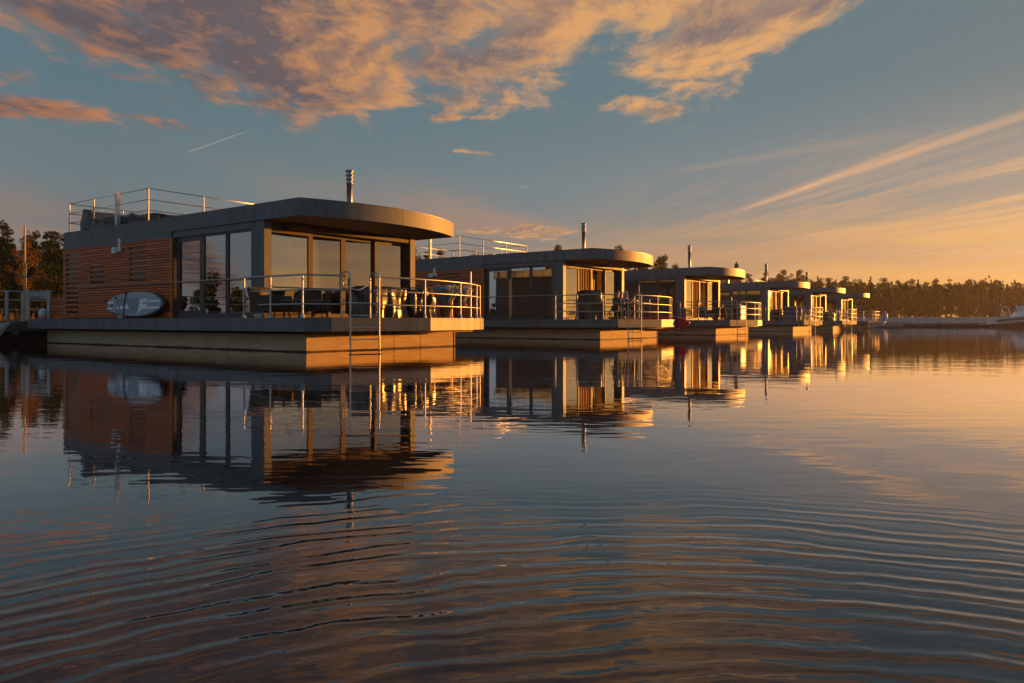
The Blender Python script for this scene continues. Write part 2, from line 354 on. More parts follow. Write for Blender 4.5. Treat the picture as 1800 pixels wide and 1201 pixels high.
# ------------------------------------------------------------------ mesh builder
class MB:
    def __init__(s): s.v = []; s.f = []; s.sm = []
    def add(s, vs, fs, smooth=False):
        k = len(s.v); s.v += [tuple(v) for v in vs]
        for f in fs: s.f.append(tuple(i+k for i in f)); s.sm.append(smooth)
        return s
    def box(s, x0, x1, y0, y1, z0, z1, mt=None):
        vs = [Vector(p) for p in ((x0, y0, z0), (x1, y0, z0), (x1, y1, z0), (x0, y1, z0), (x0, y0, z1), (x1, y0, z1), (x1, y1, z1), (x0, y1, z1))]
        if mt: vs = [mt @ v for v in vs]
        return s.add(vs, [(0, 3, 2, 1), (4, 5, 6, 7), (0, 1, 5, 4), (1, 2, 6, 5), (2, 3, 7, 6), (3, 0, 4, 7)])
    def tube(s, path, r, n=8, closed=False, caps=True):
        pts = [Vector(p) for p in path]; rs = r if isinstance(r, (list, tuple)) else [r]*len(pts)
        rings = []; prev = None; N = len(pts)
        for i, p in enumerate(pts):
            a = pts[i-1] if (i > 0 or closed) else p; b = pts[(i+1) % N] if (i < N-1 or closed) else p
            t = (b-a).normalized()
            if prev is None:
                u = t.cross(Vector((0, 0, 1)))
                if u.length < .05: u = t.cross(Vector((1, 0, 0)))
            else: u = prev - t*prev.dot(t)
            u.normalize(); prev = u; w = t.cross(u)
            rings.append([p + (u*math.cos(2*math.pi*k/n) + w*math.sin(2*math.pi*k/n))*rs[i] for k in range(n)])
        vs = [v for rg in rings for v in rg]; fs = []
        for i in range(N if closed else N-1):
            j = (i+1) % N
            for k in range(n): fs.append((i*n+k, i*n+(k+1) % n, j*n+(k+1) % n, j*n+k))
        s.add(vs, fs, True)
        if caps and not closed:
            s.add(rings[0], [tuple(range(n-1, -1, -1))]); s.add(rings[-1], [tuple(range(n))])
        return s
    def lathe(s, prof, c=(0, 0, 0), n=16, smooth=True):
        cx, cy, cz = c; vs = []; fs = []
        for r, z in prof: vs += [(cx+r*math.cos(2*math.pi*k/n), cy+r*math.sin(2*math.pi*k/n), cz+z) for k in range(n)]
        for i in range(len(prof)-1):
            for k in range(n): fs.append((i*n+k, i*n+(k+1) % n, (i+1)*n+(k+1) % n, (i+1)*n+k))
        s.add(vs, fs, smooth)
        if prof[0][0] > 0: s.add(vs[:n], [tuple(range(n-1, -1, -1))])
        if prof[-1][0] > 0: s.add(vs[-n:], [tuple(range(n))])
        return s
    def prism(s, outline, z0, z1, smooth_side=False):
        n = len(outline)
        a = sum(outline[i][0]*outline[(i+1) % n][1]-outline[(i+1) % n][0]*outline[i][1] for i in range(n))
        if a < 0: outline = outline[::-1]
        s.add([(x, y, z0) for x, y in outline], [tuple(range(n-1, -1, -1))])
        s.add([(x, y, z1) for x, y in outline], [tuple(range(n))])
        vs = [(x, y, z0) for x, y in outline] + [(x, y, z1) for x, y in outline]
        return s.add(vs, [(i, (i+1) % n, n+(i+1) % n, n+i) for i in range(n)], smooth_side)
    def strip(s, pts, z0, z1, th):                     # an upright panel that follows pts; th goes to the outer side
        P = [Vector((x, y)) for x, y in pts]; n = len(P); O = []
        for i in range(n):
            t = (P[min(i+1, n-1)]-P[max(i-1, 0)]).normalized(); O.append(P[i] + Vector((t.y, -t.x))*th)
        v = lambda L, z: [(p.x, p.y, z) for p in L]
        s.add(v(O, z0)+v(O, z1), [(i, i+1, n+i+1, n+i) for i in range(n-1)], True)
        s.add(v(P, z0)+v(P, z1), [(i+1, i, n+i, n+i+1) for i in range(n-1)], True)
        s.add(v(O, z1)+v(P, z1), [(i, i+1, n+i+1, n+i) for i in range(n-1)])
        s.add(v(O, z0)+v(P, z0), [(i+1, i, n+i, n+i+1) for i in range(n-1)])
        for i, fl in ((0, 0), (n-1, 1)):
            q = [(O[i].x, O[i].y, z0), (O[i].x, O[i].y, z1), (P[i].x, P[i].y, z1), (P[i].x, P[i].y, z0)]
            s.add(q, [(0, 1, 2, 3) if fl == 0 else (3, 2, 1, 0)])
        return s
    def mesh(s, name):
        me = bpy.data.meshes.new(name); me.from_pydata(s.v, [], s.f)
        me.polygons.foreach_set('use_smooth', s.sm); me.update(); return me
    def build(s, name, material, parent=None, bevel=0.0):
        me = s.mesh(name); me.materials.append(M[material]); o = bpy.data.objects.new(name, me); col.objects.link(o)
        if parent: o.parent = parent
        if bevel:
            b = o.modifiers.new('bevel', 'BEVEL'); b.width = bevel; b.segments = 2; b.limit_method = 'ANGLE'
        return o

def tag(o, label=None, cat=None, group=None, kind=None):
    for k, v in (('label', label), ('category', cat), ('group', group), ('kind', kind)):
        if v: o[k] = v
    return o
def empty(name, loc=(0, 0, 0), rz=0.0):
    o = bpy.data.objects.new(name, None); o.location = loc; o.rotation_euler = (0, 0, rz); o.empty_display_size = .2; col.objects.link(o); return o
def kids(o): return [c for c in bpy.data.objects if c.parent == o]
def tree_index():
    d = {}
    for c in bpy.data.objects:
        if c.parent: d.setdefault(c.parent, []).append(c)
    return d
def copy_tree(o, idx, parent=None):
    c = o.copy(); col.objects.link(c)
    if parent: c.parent = parent
    for ch in idx.get(o, []): copy_tree(ch, idx, c)
    return c

ANG = R(54.4); CA, SA = math.cos(ANG), math.sin(ANG)
ORG = [(-5.48, 19.0), (3.47, 32.0), (11.42, 42.9), (21.67, 58.2), (29.4, 68.8), (38.1, 81.9)]
def W(h, u, t, z=0.0):
    return Vector((ORG[h][0]+CA*u-SA*t, ORG[h][1]+SA*u+CA*t, z))

# ------------------------------------------------------------------ setting: water, ground
def polar_sheet(name, material, hf, rads, azs):
    vs = []; fs = []; n = len(azs)
    for r in rads:
        for a in azs: vs.append((r*math.sin(a), r*math.cos(a), hf(a, r)))
    for i in range(len(rads)-1):
        for k in range(n): fs.append((i*n+(k+1) % n, i*n+k, (i+1)*n+k, (i+1)*n+(k+1) % n))
    c = len(vs); vs.append((0, 0, hf(0, 0)))
    for k in range(n): fs.append((c, k, (k+1) % n))
    b = MB(); b.add(vs, fs, True); return b.build(name, material)
def shore(adeg):
    xs = [-180, -120, -100, -87, -60, -40, -33, -20, -8, 5, 15, 22, 30, 37, 46, 60, 90, 130, 180]
    ys = [200, 80, 60, 55, 55, 58, 60, 75, 105, 140, 190, 240, 285, 310, 640, 700, 500, 300, 200]
    return float(np.interp(adeg, xs, ys))
def ground_h(a, r):
    ad = math.degrees(a); ad = (ad+180) % 360 - 180
    s = shore(ad)
    if r < s: return max(-2.0, -.4 - (s-r)*.1)
    return min(-.4 + (r-s)*.28, 1.4 + (r-s)*.004)
def ground_at(ad, r): return ground_h(R(ad), r)
azs = [R(a) for a in np.arange(-180, 180, 2.0)]
g = polar_sheet('ground', 'ground', ground_h, [10, 30, 45, 52, 56, 60, 64, 68, 74, 82, 92, 104, 112, 122, 135, 148, 162, 178, 195, 210, 225, 240, 256, 272, 288, 305, 325, 350, 380, 410, 440, 480, 560, 700, 1000, 1600, 3000], azs)
tag(g, kind='structure')
wt = MB(); wt.add([(-900, -900, 0), (900, -900, 0), (900, 900, 0), (-900, 900, 0)], [(0, 1, 2, 3)])
tag(wt.build('water', 'water'), kind='structure')

# ------------------------------------------------------------------ houseboat
def arc_pts(u0, u1, sag, y0, a, b, n=14, off=0.0):
    h = (u1-u0)/2; Rr = (h*h+sag*sag)/(2*sag); m = (u0+u1)/2
    return [(u, y0-(math.sqrt(Rr*Rr-(u-m)**2)-(Rr-sag))+off) for u in np.linspace(a, b, n)]
def deck_arc(a, b, n=14, off=0.0): return arc_pts(-.6, 6.54, 1.0, -.93, a, b, n, off)
def deck_y(u, off=0.0): return deck_arc(u, u, 1, off)[0][1]
DZ = .88
def make_houseboat():
    root = empty('houseboat')
    P = lambda b, n, m, bev=0: b.build(n, m, root, bev)
    # pontoon
    P(MB().box(-.08, 5.62, -.41, 14.18, -.5, .46), 'pontoon', 'pontoon_concrete')
    for a, b in ((-.10, 2.98), (2.995, 4.08), (4.095, 5.64)):
        P(MB().box(a, b, -.445, -.412, -.5, .452), 'pontoon_panel', 'pontoon_concrete', .006)
    P(MB().box(-.125, -.083, -.46, -.40, -.5, .45), 'corner_strip', 'pontoon_concrete')
    P(MB().box(5.643, 5.685, -.46, -.40, -.5, .45), 'corner_strip', 'pontoon_concrete')
    ys = [-.395, 2.9, 6.5, 10.2, 14.18]
    for i in range(4):
        P(MB().box(-.115, -.082, ys[i]+.008, ys[i+1]-.008, -.5, .445), 'pontoon_panel', 'pontoon_concrete', .006)
    # deck
    for u0, u1, y in ((.05, 5.3, -.62), (1.2, 5.9, -.95)):
        P(MB().box(u0, u1, y-.06, y+.06, .463, .542), 'deck_beam', 'beam_wood')
    P(MB().box(-.42, .0, -.60, -.50, .485, .542), 'deck_beam', 'beam_wood')
    P(MB().prism([(-.57, 14.57), (-.57, -.90)] + [(u, deck_y(u, .04)) for u in (0, 2.885, 5.99)] + [(6.51, -.88), (6.51, 14.57)], .545, DZ-.006), 'deck_floor', 'deck_wood')
    cuts = [14.6, 11.3, 8.2, 5.1, 2.0, -.925]
    for i in range(5):
        P(MB().box(-.60, -.572, cuts[i+1]+.005, cuts[i]-.005, .53, DZ), 'deck_fascia', 'anthracite')
        P(MB().box(6.512, 6.54, cuts[i+1]+.005, cuts[i]-.005, .53, DZ), 'deck_fascia', 'anthracite')
    for a, b in ((-.595, -.01), (0, 2.88), (2.89, 5.99), (6.0, 6.535)):
        P(MB().strip([(a, deck_y(a, .03)), (b, deck_y(b, .03))], .53, DZ, .03), 'deck_fascia', 'anthracite')
    for t in (.95, 8.0): P(MB().box(-.57, -.50, t-.16, t+.16, DZ+.06, DZ+.085).box(-.56, -.51, t-.08, t-.04, DZ, DZ+.06).box(-.56, -.51, t+.04, t+.08, DZ, DZ+.06), 'mooring_cleat', 'white_paint')
    # shell
    w = MB()
    w.box(.05, .20, 5.95, 13.05, DZ, 3.515)                       # left back wall
    w.box(5.80, 5.95, 5.95, 13.05, DZ, 3.515)
    w.box(.21, 5.79, 12.9, 13.05, DZ, 3.515)
    P(w, 'wall', 'wall_grey')
    for u0, u1 in ((.05, .28), (5.72, 5.95)):
        P(MB().box(u0, u1, 1.5, 2.06, DZ, 3.515), 'corner_column', 'wall_grey')
    P(MB().box(.045, .20, 2.063, 5.947, 3.33, 3.515).box(.20, .28, 2.063, 5.947, 3.25, 3.515), 'lintel', 'wall_grey')
    P(MB().box(5.80, 5.955, 2.063, 5.947, 3.33, 3.515), 'lintel', 'wall_grey')
    P(MB().box(.282, 5.718, 1.66, 1.84, 3.36, 3.515), 'lintel', 'frame_dark')
    P(MB().box(.9, 5.55, 1.42, 1.655, 3.36, 3.47), 'blind_box', 'frame_metal')
    P(MB().box(.0, .044, 6.0, 13.1, 3.345, 3.515), 'wall_trim', 'wall_grey')
    P(MB().box(.21, 5.79, 6.4, 6.5, DZ+.02, 3.50), 'inner_wall', 'oak')
    P(MB().box(.21, 5.79, 1.9, 12.89, DZ+.002, DZ+.018), 'inner_floor', 'floor_wood')
    P(MB().box(.29, 5.71, 1.9, 12.89, 3.40, 3.505), 'ceiling', 'plaster')
    # side slats with slotted openings
    rows = 29; slots = [((11.90, 12.82), range(2, 27, 2)), ((10.05, 11.05), range(14, 21, 2)), ((7.40, 8.40), range(14, 27, 2))]
    P(MB().box(.004, .046, 5.98, 13.06, DZ+.01, 3.34), 'slat_backing', 'backing')
    for (a, b), js in slots:
        P(MB().box(-.004, .002, a+.02, b-.02, .94+.084*min(js), .99+.084*max(js)), 'slot_window', 'dark_glass')
    for j in range(rows):
        z = .915+.084*j; cutsj = sorted([ab for ab, js in slots if j in js]); t = 5.98
        for a, b in cutsj + [(13.07, 13.07)]:
            dp = .004*math.sin(j*7.3+t)
            me = MB().box(-.042+dp*.5, -.006, t+.002, a-.002, z, z+.064)
            P(me, 'slat', 'slat_wood'); t = b
    P(MB().box(-.05, .0, 5.90, 5.975, DZ, 3.335), 'trim_post', 'slat_wood')
    sb = P(MB().box(.1, 1.6, 13.07, 14.3, DZ, 1.66), 'storage_box', 'backing')
    for j in range(9): MB().box(.06, .095, 13.075, 14.3, .90+.085*j, .965+.085*j).build('slat', 'slat_wood', sb)
    # side windows (both sides)
    def win_side(u, t0, t1, z0, z1, fw, sgn, material='frame_dark', name='window'):
        d0, d1 = (u, u+.07)
        f = MB().box(d0, d1, t0, t0+fw, z0, z1).box(d0, d1, t1-fw, t1, z0, z1).box(d0, d1, t0+fw, t1-fw, z0, z0+fw).box(d0, d1, t0+fw, t1-fw, z1-fw, z1)
        fo = P(f, name, material)
        MB().box(u+.03, u+.038, t0+fw, t1-fw, z0+fw, z1-fw).build('pane', 'glass', fo); return fo
    for u in (.09, 5.84):
        P(MB().box(u-.02, u+.12, 2.065, 5.945, DZ, .955), 'sill', 'frame_dark')
        win_side(u, 4.48, 5.86, .96, 3.325, .15, 1)
        win_side(u, 3.28, 4.46, .96, 3.325, .06, 1)
        win_side(u, 2.08, 3.26, .96, 3.325, .06, 1)
    # front glazing
    P(MB().box(.285, 5.715, 1.66, 1.84, DZ, .925), 'threshold', 'frame_metal')
    def win_front(u0, u1, t, z0, z1, fw, name, m='frame_metal'):
        f = MB().box(u0, u0+fw, t, t+.07, z0, z1).box(u1-fw, u1, t, t+.07, z0, z1).box(u0+fw, u1-fw, t, t+.07, z0, z0+fw).box(u0+fw, u1-fw, t, t+.07, z1-fw, z1)
        fo = P(f, name, m); MB().box(u0+fw, u1-fw, t+.03, t+.038, z0+fw, z1-fw).build('pane', 'glass', fo); return fo
    win_front(.29, 1.80, 1.70, .928, 3.355, .11, 'window')
    d1 = win_front(1.803, 3.04, 1.745, .928, 3.355, .085, 'sliding_door')
    d2 = win_front(3.043, 4.30, 1.745, .928, 3.355, .085, 'sliding_door')
    win_front(4.303, 5.71, 1.70, .928, 3.355, .09, 'window')
    for d, u in ((d1, 2.995), (d2, 3.09)):
        MB().tube([(u, 1.745, 1.75), (u, 1.70, 1.75), (u, 1.70, 2.15), (u, 1.745, 2.15)], .012, 6).build('handle', 'steel', d)
    # roof
    ro = [(0, 13.1), (0, 0)] + arc_pts(0, 6.15, .75, 0, 0, 6.15, 30)[1:-1] + [(6.15, 0), (6.15, 13.1)]
    ri = [(.03, 13.07), (.03, .02)] + arc_pts(0, 6.15, .75, 0, .03, 6.12, 30, .035)[1:-1] + [(6.12, .02), (6.12, 13.07)]
    P(MB().prism(ri, 3.525, 3.60), 'soffit', 'soffit')
    P(MB().prism(ri, 3.603, 3.95), 'roof', 'roof_felt')
    cuts = [13.1, 9.6, 6.3, 2.9, .005]
    for i in range(4):
        P(MB().box(0, .028, cuts[i+1]+.005, cuts[i]-.005, 3.518, 3.955), 'roof_fascia', 'anthracite')
        P(MB().box(6.122, 6.15, cuts[i+1]+.005, cuts[i]-.005, 3.518, 3.955), 'roof_fascia', 'anthracite')
    P(MB().box(.03, 6.12, 13.072, 13.1, 3.518, 3.955), 'roof_fascia', 'anthracite')
    for a, b in ((.005, 3.05), (3.06, 6.145)):
        P(MB().strip(arc_pts(0, 6.15, .75, 0, a, b, 22, .03), 3.518, 3.955, .03), 'roof_fascia', 'anthracite')
    P(MB().prism(ro, 3.957, 3.972), 'roof_edge_cap', 'frame_dark')
    ch = MB().lathe([(.16, 0), (.16, .05), (.10, .07), (.092, .08), (.092, 1.32), (.115, 1.33), (.115, 1.37), (.092, 1.38), (.092, 1.45), (.12, 1.46), (.12, 1.50), (.10, 1.51), (.10, 1.58), (.13, 1.59), (.13, 1.62), (.10, 1.64), (.10, 1.72), (.13, 1.74), (.13, 1.78), (.02, 1.80)], (4.39, 2.97, 3.97), 20)
    P(ch, 'chimney', 'steel')
    P(MB().box(4.0, 4.3, 3.3, 3.6, 3.975, 4.12), 'roof_vent', 'alu')
    # roof rail
    zt = 3.975; c4 = [(.10, 12.9), (.10, 7.52), (5.95, 7.52), (5.95, 12.9)]
    for z in (.34, .68, 1.03): P(MB().tube([(x, y, zt+z) for x, y in c4], .017, 6, closed=True), 'roof_rail', 'steel')
    for x, y in c4 + [(.10, 11.09), (2.0, 7.52), (4.0, 7.52), (5.95, 9.3), (5.95, 11.1), (2.0, 12.9), (4.0, 12.9)]:
        P(MB().tube([(x, y, zt), (x, y, zt+1.03)], .024, 8).box(x-.05, x+.05, y-.05, y+.05, zt, zt+.02), 'roof_rail_post', 'steel')
    P(MB().box(.04, .16, 9.40, 9.52, zt, zt+1.08).box(.16, .20, 9.44, 9.50, zt+.85, zt+.93), 'gate_post', 'alu')
    # deck rail
    def rail(path2, name='deck_rail'):
        for z in (.33, .68, 1.05): P(MB().tube([(x, y, DZ+z) for x, y in path2], .019 if z < 1 else .023, 8), name, 'steel')
    lp = [(-.55, 1.53), (-.55, -.84)] + deck_arc(-.5, .40, 7, .13)
    rp = deck_arc(1.18, 6.42, 18, .17) + [(6.49, -.82), (6.49, 1.5)]
    rail(lp); rail(rp)
    posts = [(-.55, 1.53), (-.55, .42), (-.55, -.84)] + [(u, deck_y(u, .17)) for u in (2.85, 4.62, 6.05)] + [(6.49, -.82), (6.49, .35), (6.49, 1.5)]
    for x, y in posts:
        P(MB().tube([(x, y, DZ), (x, y, DZ+1.05)], .024, 8).tube([(x, y, DZ), (x, y, DZ+.05), (x, y, DZ+.10)], [.055, .045, .026], 8), 'rail_post', 'steel')
    P(MB().tube([(-.02, 1.9, 1.95), (-.02, 2.0, 1.96), (-.10, 2.05, 1.965), (-.10, 5.9, 1.965), (-.10, 11.85, 1.965)], .016, 6).tube([(-.10, 5.94, 1.965), (-.03, 5.94, 1.965)], .012, 6).tube([(-.10, 11.8, 1.965), (-.03, 11.8, 1.965)], .012, 6), 'wall_handrail', 'steel')
    P(MB().tube([(-.55, 1.53, DZ+1.05), (-.10, 2.06, 1.965)], .016, 6), 'wall_handrail', 'steel')
    # swim ladder
    lad = MB(); us = (.35, 1.09)
    for u in us:
        yo, yi = deck_y(u)-.13, deck_y(u)+.20
        pth = [(u, yo-.03, -.5), (u, yo, .5), (u, yo, 1.86)] + [(u, (yo+yi)/2-math.cos(a)*(yi-yo)/2, 1.90+math.sin(a)*.13) for a in np.linspace(.15, math.pi-.15, 8)] + [(u, yi, 1.86), (u, yi, DZ)]
        lad.tube(pth, .022, 8)
        lad.tube([(u, yo, 1.25), (u, yi, 1.25)], .014, 6)
    lo = P(lad, 'ladder', 'steel')
    for z in (1.24, .93, .63, .33):
        MB().tube([(us[0]-.05, deck_y(us[0])-.135, z), (us[1]+.05, deck_y(us[1])-.135, z)], .016, 6).build('rung', 'alu', lo)
    a, b = Vector((us[0]-.05, deck_y(us[0])-.15, .03)), Vector((us[1]+.05, deck_y(us[1])-.15, .03)); nn = Vector((b.y-a.y, a.x-b.x, 0)).normalized()*.05
    st = MB(); st.add([a-nn, b-nn, b+nn, a+nn] + [p+Vector((0, 0, .035)) for p in (a-nn, b-nn, b+nn, a+nn)], [(0, 3, 2, 1), (4, 5, 6, 7), (0, 1, 5, 4), (1, 2, 6, 5), (2, 3, 7, 6), (3, 0, 4, 7)])
    st.build('step', 'frame_dark', lo)
    ya, yb = deck_y(us[0])+.17, deck_y(us[1])+.17
    P(MB().tube([(us[0]+(us[1]-us[0])*s, ya+(yb-ya)*s, 1.84-.26*(1-(2*s-1)**2)) for s in np.linspace(0, 1, 11)], .014, 6), 'safety_rope', 'white_paint')
    # wall light
    wl = P(MB().box(-.16, -.01, 9.1, 9.35, 3.02, 3.22).box(-.06, .0, 8.98, 9.1, 3.1, 3.5), 'wall_light', 'white_paint')
    MB().lathe([(.05, -.09), (.075, 0), (.06, .06)], (-.13, 8.85, 3.13), 12).build('lamp_head', 'white_paint', wl)
    # curtains
    def curtain(p0, p1, z0, z1, n=44):
        vs = []; fs = []; P0, P1 = Vector(p0), Vector(p1); d = (P1-P0); nrm = Vector((d.y, -d.x)).normalized()
        for side in (0, .006):
            for i in range(n+1):
                q = P0+d*(i/n)+nrm*(.035*math.sin(i*1.35)+side)
                vs += [(q.x, q.y, z0), (q.x, q.y, z1)]
        k = 2*(n+1)
        for i in range(n): fs.append((2*i, 2*i+2, 2*i+3, 2*i+1)); fs.append((k+2*i+2, k+2*i, k+2*i+1, k+2*i+3))
        for a in (0, n): fs.append((2*a, 2*a+1, k+2*a+1, k+2*a))
        b = MB(); b.add(vs, fs, True); return P(b, 'curtain', 'curtain')
    curtain((.42, 1.92), (1.70, 1.92), .95, 3.38)
    curtain((4.75, 1.92), (5.6, 1.92), .95, 3.38, 30)
    curtain((.32, 4.75), (.32, 5.75), .95, 3.24, 34)
    return root

hb0 = make_houseboat()
hlabels = ['large nearest houseboat with a grey paddle board leaning on its slatted side wall',
           'second nearest houseboat, with two people sitting on its front deck',
           'houseboat with white drawers and a patterned chair on its deck, third nearest',
           'houseboat with a blue covered chair on its front deck, fourth from the left',
           'small distant houseboat just right of the one with the blue covered chair',
           'farthest houseboat at the right end of the row, with pale dinghies behind its rail']
def orange_curtains(root):
    for u0, u1 in ((1.91, 2.93), (3.62, 4.19)):
        vs = []; n = 20
        b = MB()
        for i in range(n+1):
            x = u0+(u1-u0)*i/n; y = 1.79+.018*math.sin(i*1.4); vs += [(x, y, .95), (x, y, 3.34), (x, y+.006, .95), (x, y+.006, 3.34)]
        fs = []
        for i in range(n): k = 4*i; fs += [(k, k+4, k+5, k+1), (k+6, k+2, k+3, k+7)]
        b.add(vs, fs, True); b.build('curtain', 'orange_cloth', root)
idx = tree_index(); HB = []
for i in range(6):
    o = hb0 if i == 0 else copy_tree(hb0, idx)
    o.location = (ORG[i][0], ORG[i][1], 0); o.rotation_euler = (0, 0, ANG)
    if i:
        for p in [p for p in bpy.data.objects if p.parent == o and p.name.startswith('sliding_door')]:
            for q in [q for q in bpy.data.objects if q.parent == p and q.name.startswith('pane')]: bpy.data.objects.remove(q)
        orange_curtains(o)
    if i in (2, 3):  # added pale sheets behind the glass paint bright sky into these windows
        MB().box(.20, .212, 3.36, 4.40, 1.0, 3.05).build('roller_blind', 'painted_sky', o)
        MB().box(.20, .212, 2.15, 3.20, 1.0, 2.05).build('roller_blind', 'painted_sky', o)
    tag(o, hlabels[i], 'houseboat', 'houseboats moored in a row'); HB.append(o)

def place(o, h, u, t, z=DZ, rz=0.0):
    o.location = W(h, u, t, z); o.rotation_euler = (0, 0, ANG+rz); return o

# ------------------------------------------------------------------ boards
def board_mesh(L, Hh, th, rim=False, nose=.5, n=40):
    # lies in the X (length) / Z (height) plane, thickness along Y
    def half(s):
        a = abs(s); w = (1-a**2.6)**.62 if a < 1 else 0
        if s < 0: w = (1-a**4.5)**.5*(1-.28*a)                       # blunt tail
        return w
    b = MB(); prof = []
    for i in range(n+1):
        s = -1+2*i/n; prof.append((s*L/2, max(half(s)*Hh/2, .02)))
    rings = [(-th/2, .0), (-th/2, 1-.10), (-th*.25, 1.), (th*.25, 1.), (th/2, 1-.10)]
    out = [(x, h) for x, h in prof] + [(x, -h) for x, h in prof[::-1]]
    m = len(out); vs = []; fs = []
    def ringpts(y, k):
        return [(x*(1 if k == 1 else .985), y, h*k) for x, h in out]
    for y, k in ((-th/2, .88), (-th*.28, 1.), (th*.28, 1.), (th/2, .88)): vs += ringpts(y, k)
    for r in range(3):
        for i in range(m): fs.append((r*m+i, r*m+(i+1) % m, (r+1)*m+(i+1) % m, (r+1)*m+i))
    b.add(vs, fs, True)
    # end faces as strips
    for r, fl in ((0, False), (3, True)):
        q = []
        for i in range(n):
            f = (r*m+i, r*m+m-1-i, r*m+m-2-i, r*m+i+1)
            q.append(f[::-1] if fl else f)
        b.f += q; b.sm += [False]*len(q)
    return b
def poly_print(b, pts, y0, y1):
    n = len(pts); vs = [(x, y0, z) for x, z in pts] + [(x, y1, z) for x, z in pts]
    b.add(vs, [tuple(range(n))[::-1], tuple(range(n, 2*n))] + [(i, (i+1) % n, n+(i+1) % n, n+i) for i in range(n)])
def cp(pts): return [((x-862)/181, (915-y)/329) for x, y in pts]
sup = empty('paddle_board')
board_mesh(3.42, .82, .13).build('board', 'board_rim', sup)
bd = board_mesh(3.30, .78, .02); bd.v = [(x-.06, y-.066, z+.01) for x, y, z in bd.v]; bd.build('deck_pad', 'board_grey', sup)
y0, y1 = -.084, -.0765
pr = MB()
for yy in ((878, 900), (944, 963)): poly_print(pr, cp([(556, yy[0]), (622, yy[0]), (622, yy[1]), (556, yy[1])]), y0, y1)
for yy in ((875, 896), (940, 962)): poly_print(pr, cp([(1020, yy[0]), (1128, yy[0]), (1138, yy[1]), (1012, yy[1])]), y0, y1)
pr.build('stripe', 'print_white', sup)
em = MB()
poly_print(em, cp([(922, 858), (1004, 858), (1004, 896), (950, 896), (948, 915), (1004, 915), (1004, 962), (950, 962), (905, 1028), (922, 940)]), y0, y1)
em.build('letter_emblem', 'print_white', sup)
em = MB()
for a, s in ((662, .55), (700, .78), (752, 1.0)): poly_print(em, cp([(a, 960), (a+22*s, 962-64*s), (a+62*s, 962-4)]), y0, y1)
em.build('sail_emblem', 'print_white', sup)
for x, y in ((648, 838), (606, 922), (628, 1002)):
    MB().add(*(lambda q: (q.v, q.f))(MB().box((x-862)/181-.07, (x-862)/181+.07, -.088, -.0765, (915-y)/329-.035, (915-y)/329+.035))).build('fin_plug', 'strap_black', sup)
pd = MB(); poly_print(pd, cp([(650, 850), (900, 850), (900, 1005), (650, 1005)]), -.0795, -.0762); pd.build('grip_pad', 'board_pad', sup)
MB().box(-.60, -.555, -.10, -.0885, -.42, .40).box(-.57, -.50, -.10, -.0885, .30, .40).build('strap', 'strap_black', sup)
# board X axis runs forward (towards -t)
def lean(o, h, u, t, z, flip=True):
    o.location = W(h, u, t, z); o.rotation_mode = 'XYZ'
    o.rotation_euler = (R(-6), 0, ANG - math.pi/2)
lean(sup, 0, -.20, 7.66, DZ+.43)
tag(sup, 'grey paddle board with white stripes and emblem leaning on slatted wall of nearest houseboat', 'paddle board')
sup2 = empty('paddle_board')
board_mesh(3.3, .74, .13).build('board', 'board_red', sup2)
bd = board_mesh(1.0, .70, .012); bn = MB(); bn.box(.78, 1.10, -.074, -.066, -.30, .30); bn.build('stripe', 'board_band', sup2)
sup2.location = W(1, 6.72, -.05, .70); sup2.rotation_euler = (R(4), R(-1), ANG-math.pi/2)
tag(sup2, 'red paddle board hung outside the deck rail of the houseboat with seated people', 'paddle board')

# ------------------------------------------------------------------ deck things
def lump_cover(name, sx, sy, sz, material, seed, shape=None, amp=.03, n=22):
    # a draped sheet: a rounded block whose sides sag into folds
    rr = random.Random(seed); ph = [rr.uniform(0, 6.28) for _ in range(8)]; vs = []; fs = []
    N = n*4; rows = 9
    for j in range(rows+1):
        f = j/rows
        for i in range(N):
            a = 2*math.pi*i/N; c, s = math.cos(a), math.sin(a)
            k = (abs(c)**5+abs(s)**5)**(-1/5)
            x, y = c*k*sx/2, s*k*sy/2
            drop = f
            fold = (math.sin(a*9+ph[0]+f*1.4)+.7*math.sin(a*17+ph[1]-f*2)+.5*math.sin(a*29+ph[2]))*amp*(1.15-f)*1.0
            fold += amp*.8*math.sin(f*7+ph[3]+a*3)
            taper = 1+.06*(1-f)
            L = math.hypot(x, y) or 1
            x, y = x*taper+x/L*fold, y*taper+y/L*fold
            z = sz*f
            if shape: z *= shape(x/sx+.5, y/sy+.5)
            vs.append((x, y, z + (amp*.5*math.sin(a*5+ph[4]) if j == rows else 0)))
    for j in range(rows):
        for i in range(N): fs.append((j*N+i, j*N+(i+1) % N, (j+1)*N+(i+1) % N, (j+1)*N+i))
    # top: shrink inwards
    base = rows*N; prev = base
    for q, sc in enumerate((.8, .5, .2)):
        k = len(vs)
        for i in range(N):
            x, y, z = vs[base+i]; zz = sz*(1.0+.02*math.sin(i*.9+q*2+ph[5]))
            if shape: zz = zz*shape(x*sc/sx+.5, y*sc/sy+.5)
            vs.append((x*sc, y*sc, zz))
        for i in range(N): fs.append((prev+i, prev+(i+1) % N, k+(i+1) % N, k+i))
        prev = k
    fs.append(tuple(prev+i for i in range(N)))
    b = MB(); b.add(vs, fs, True); return b.build(name, material)

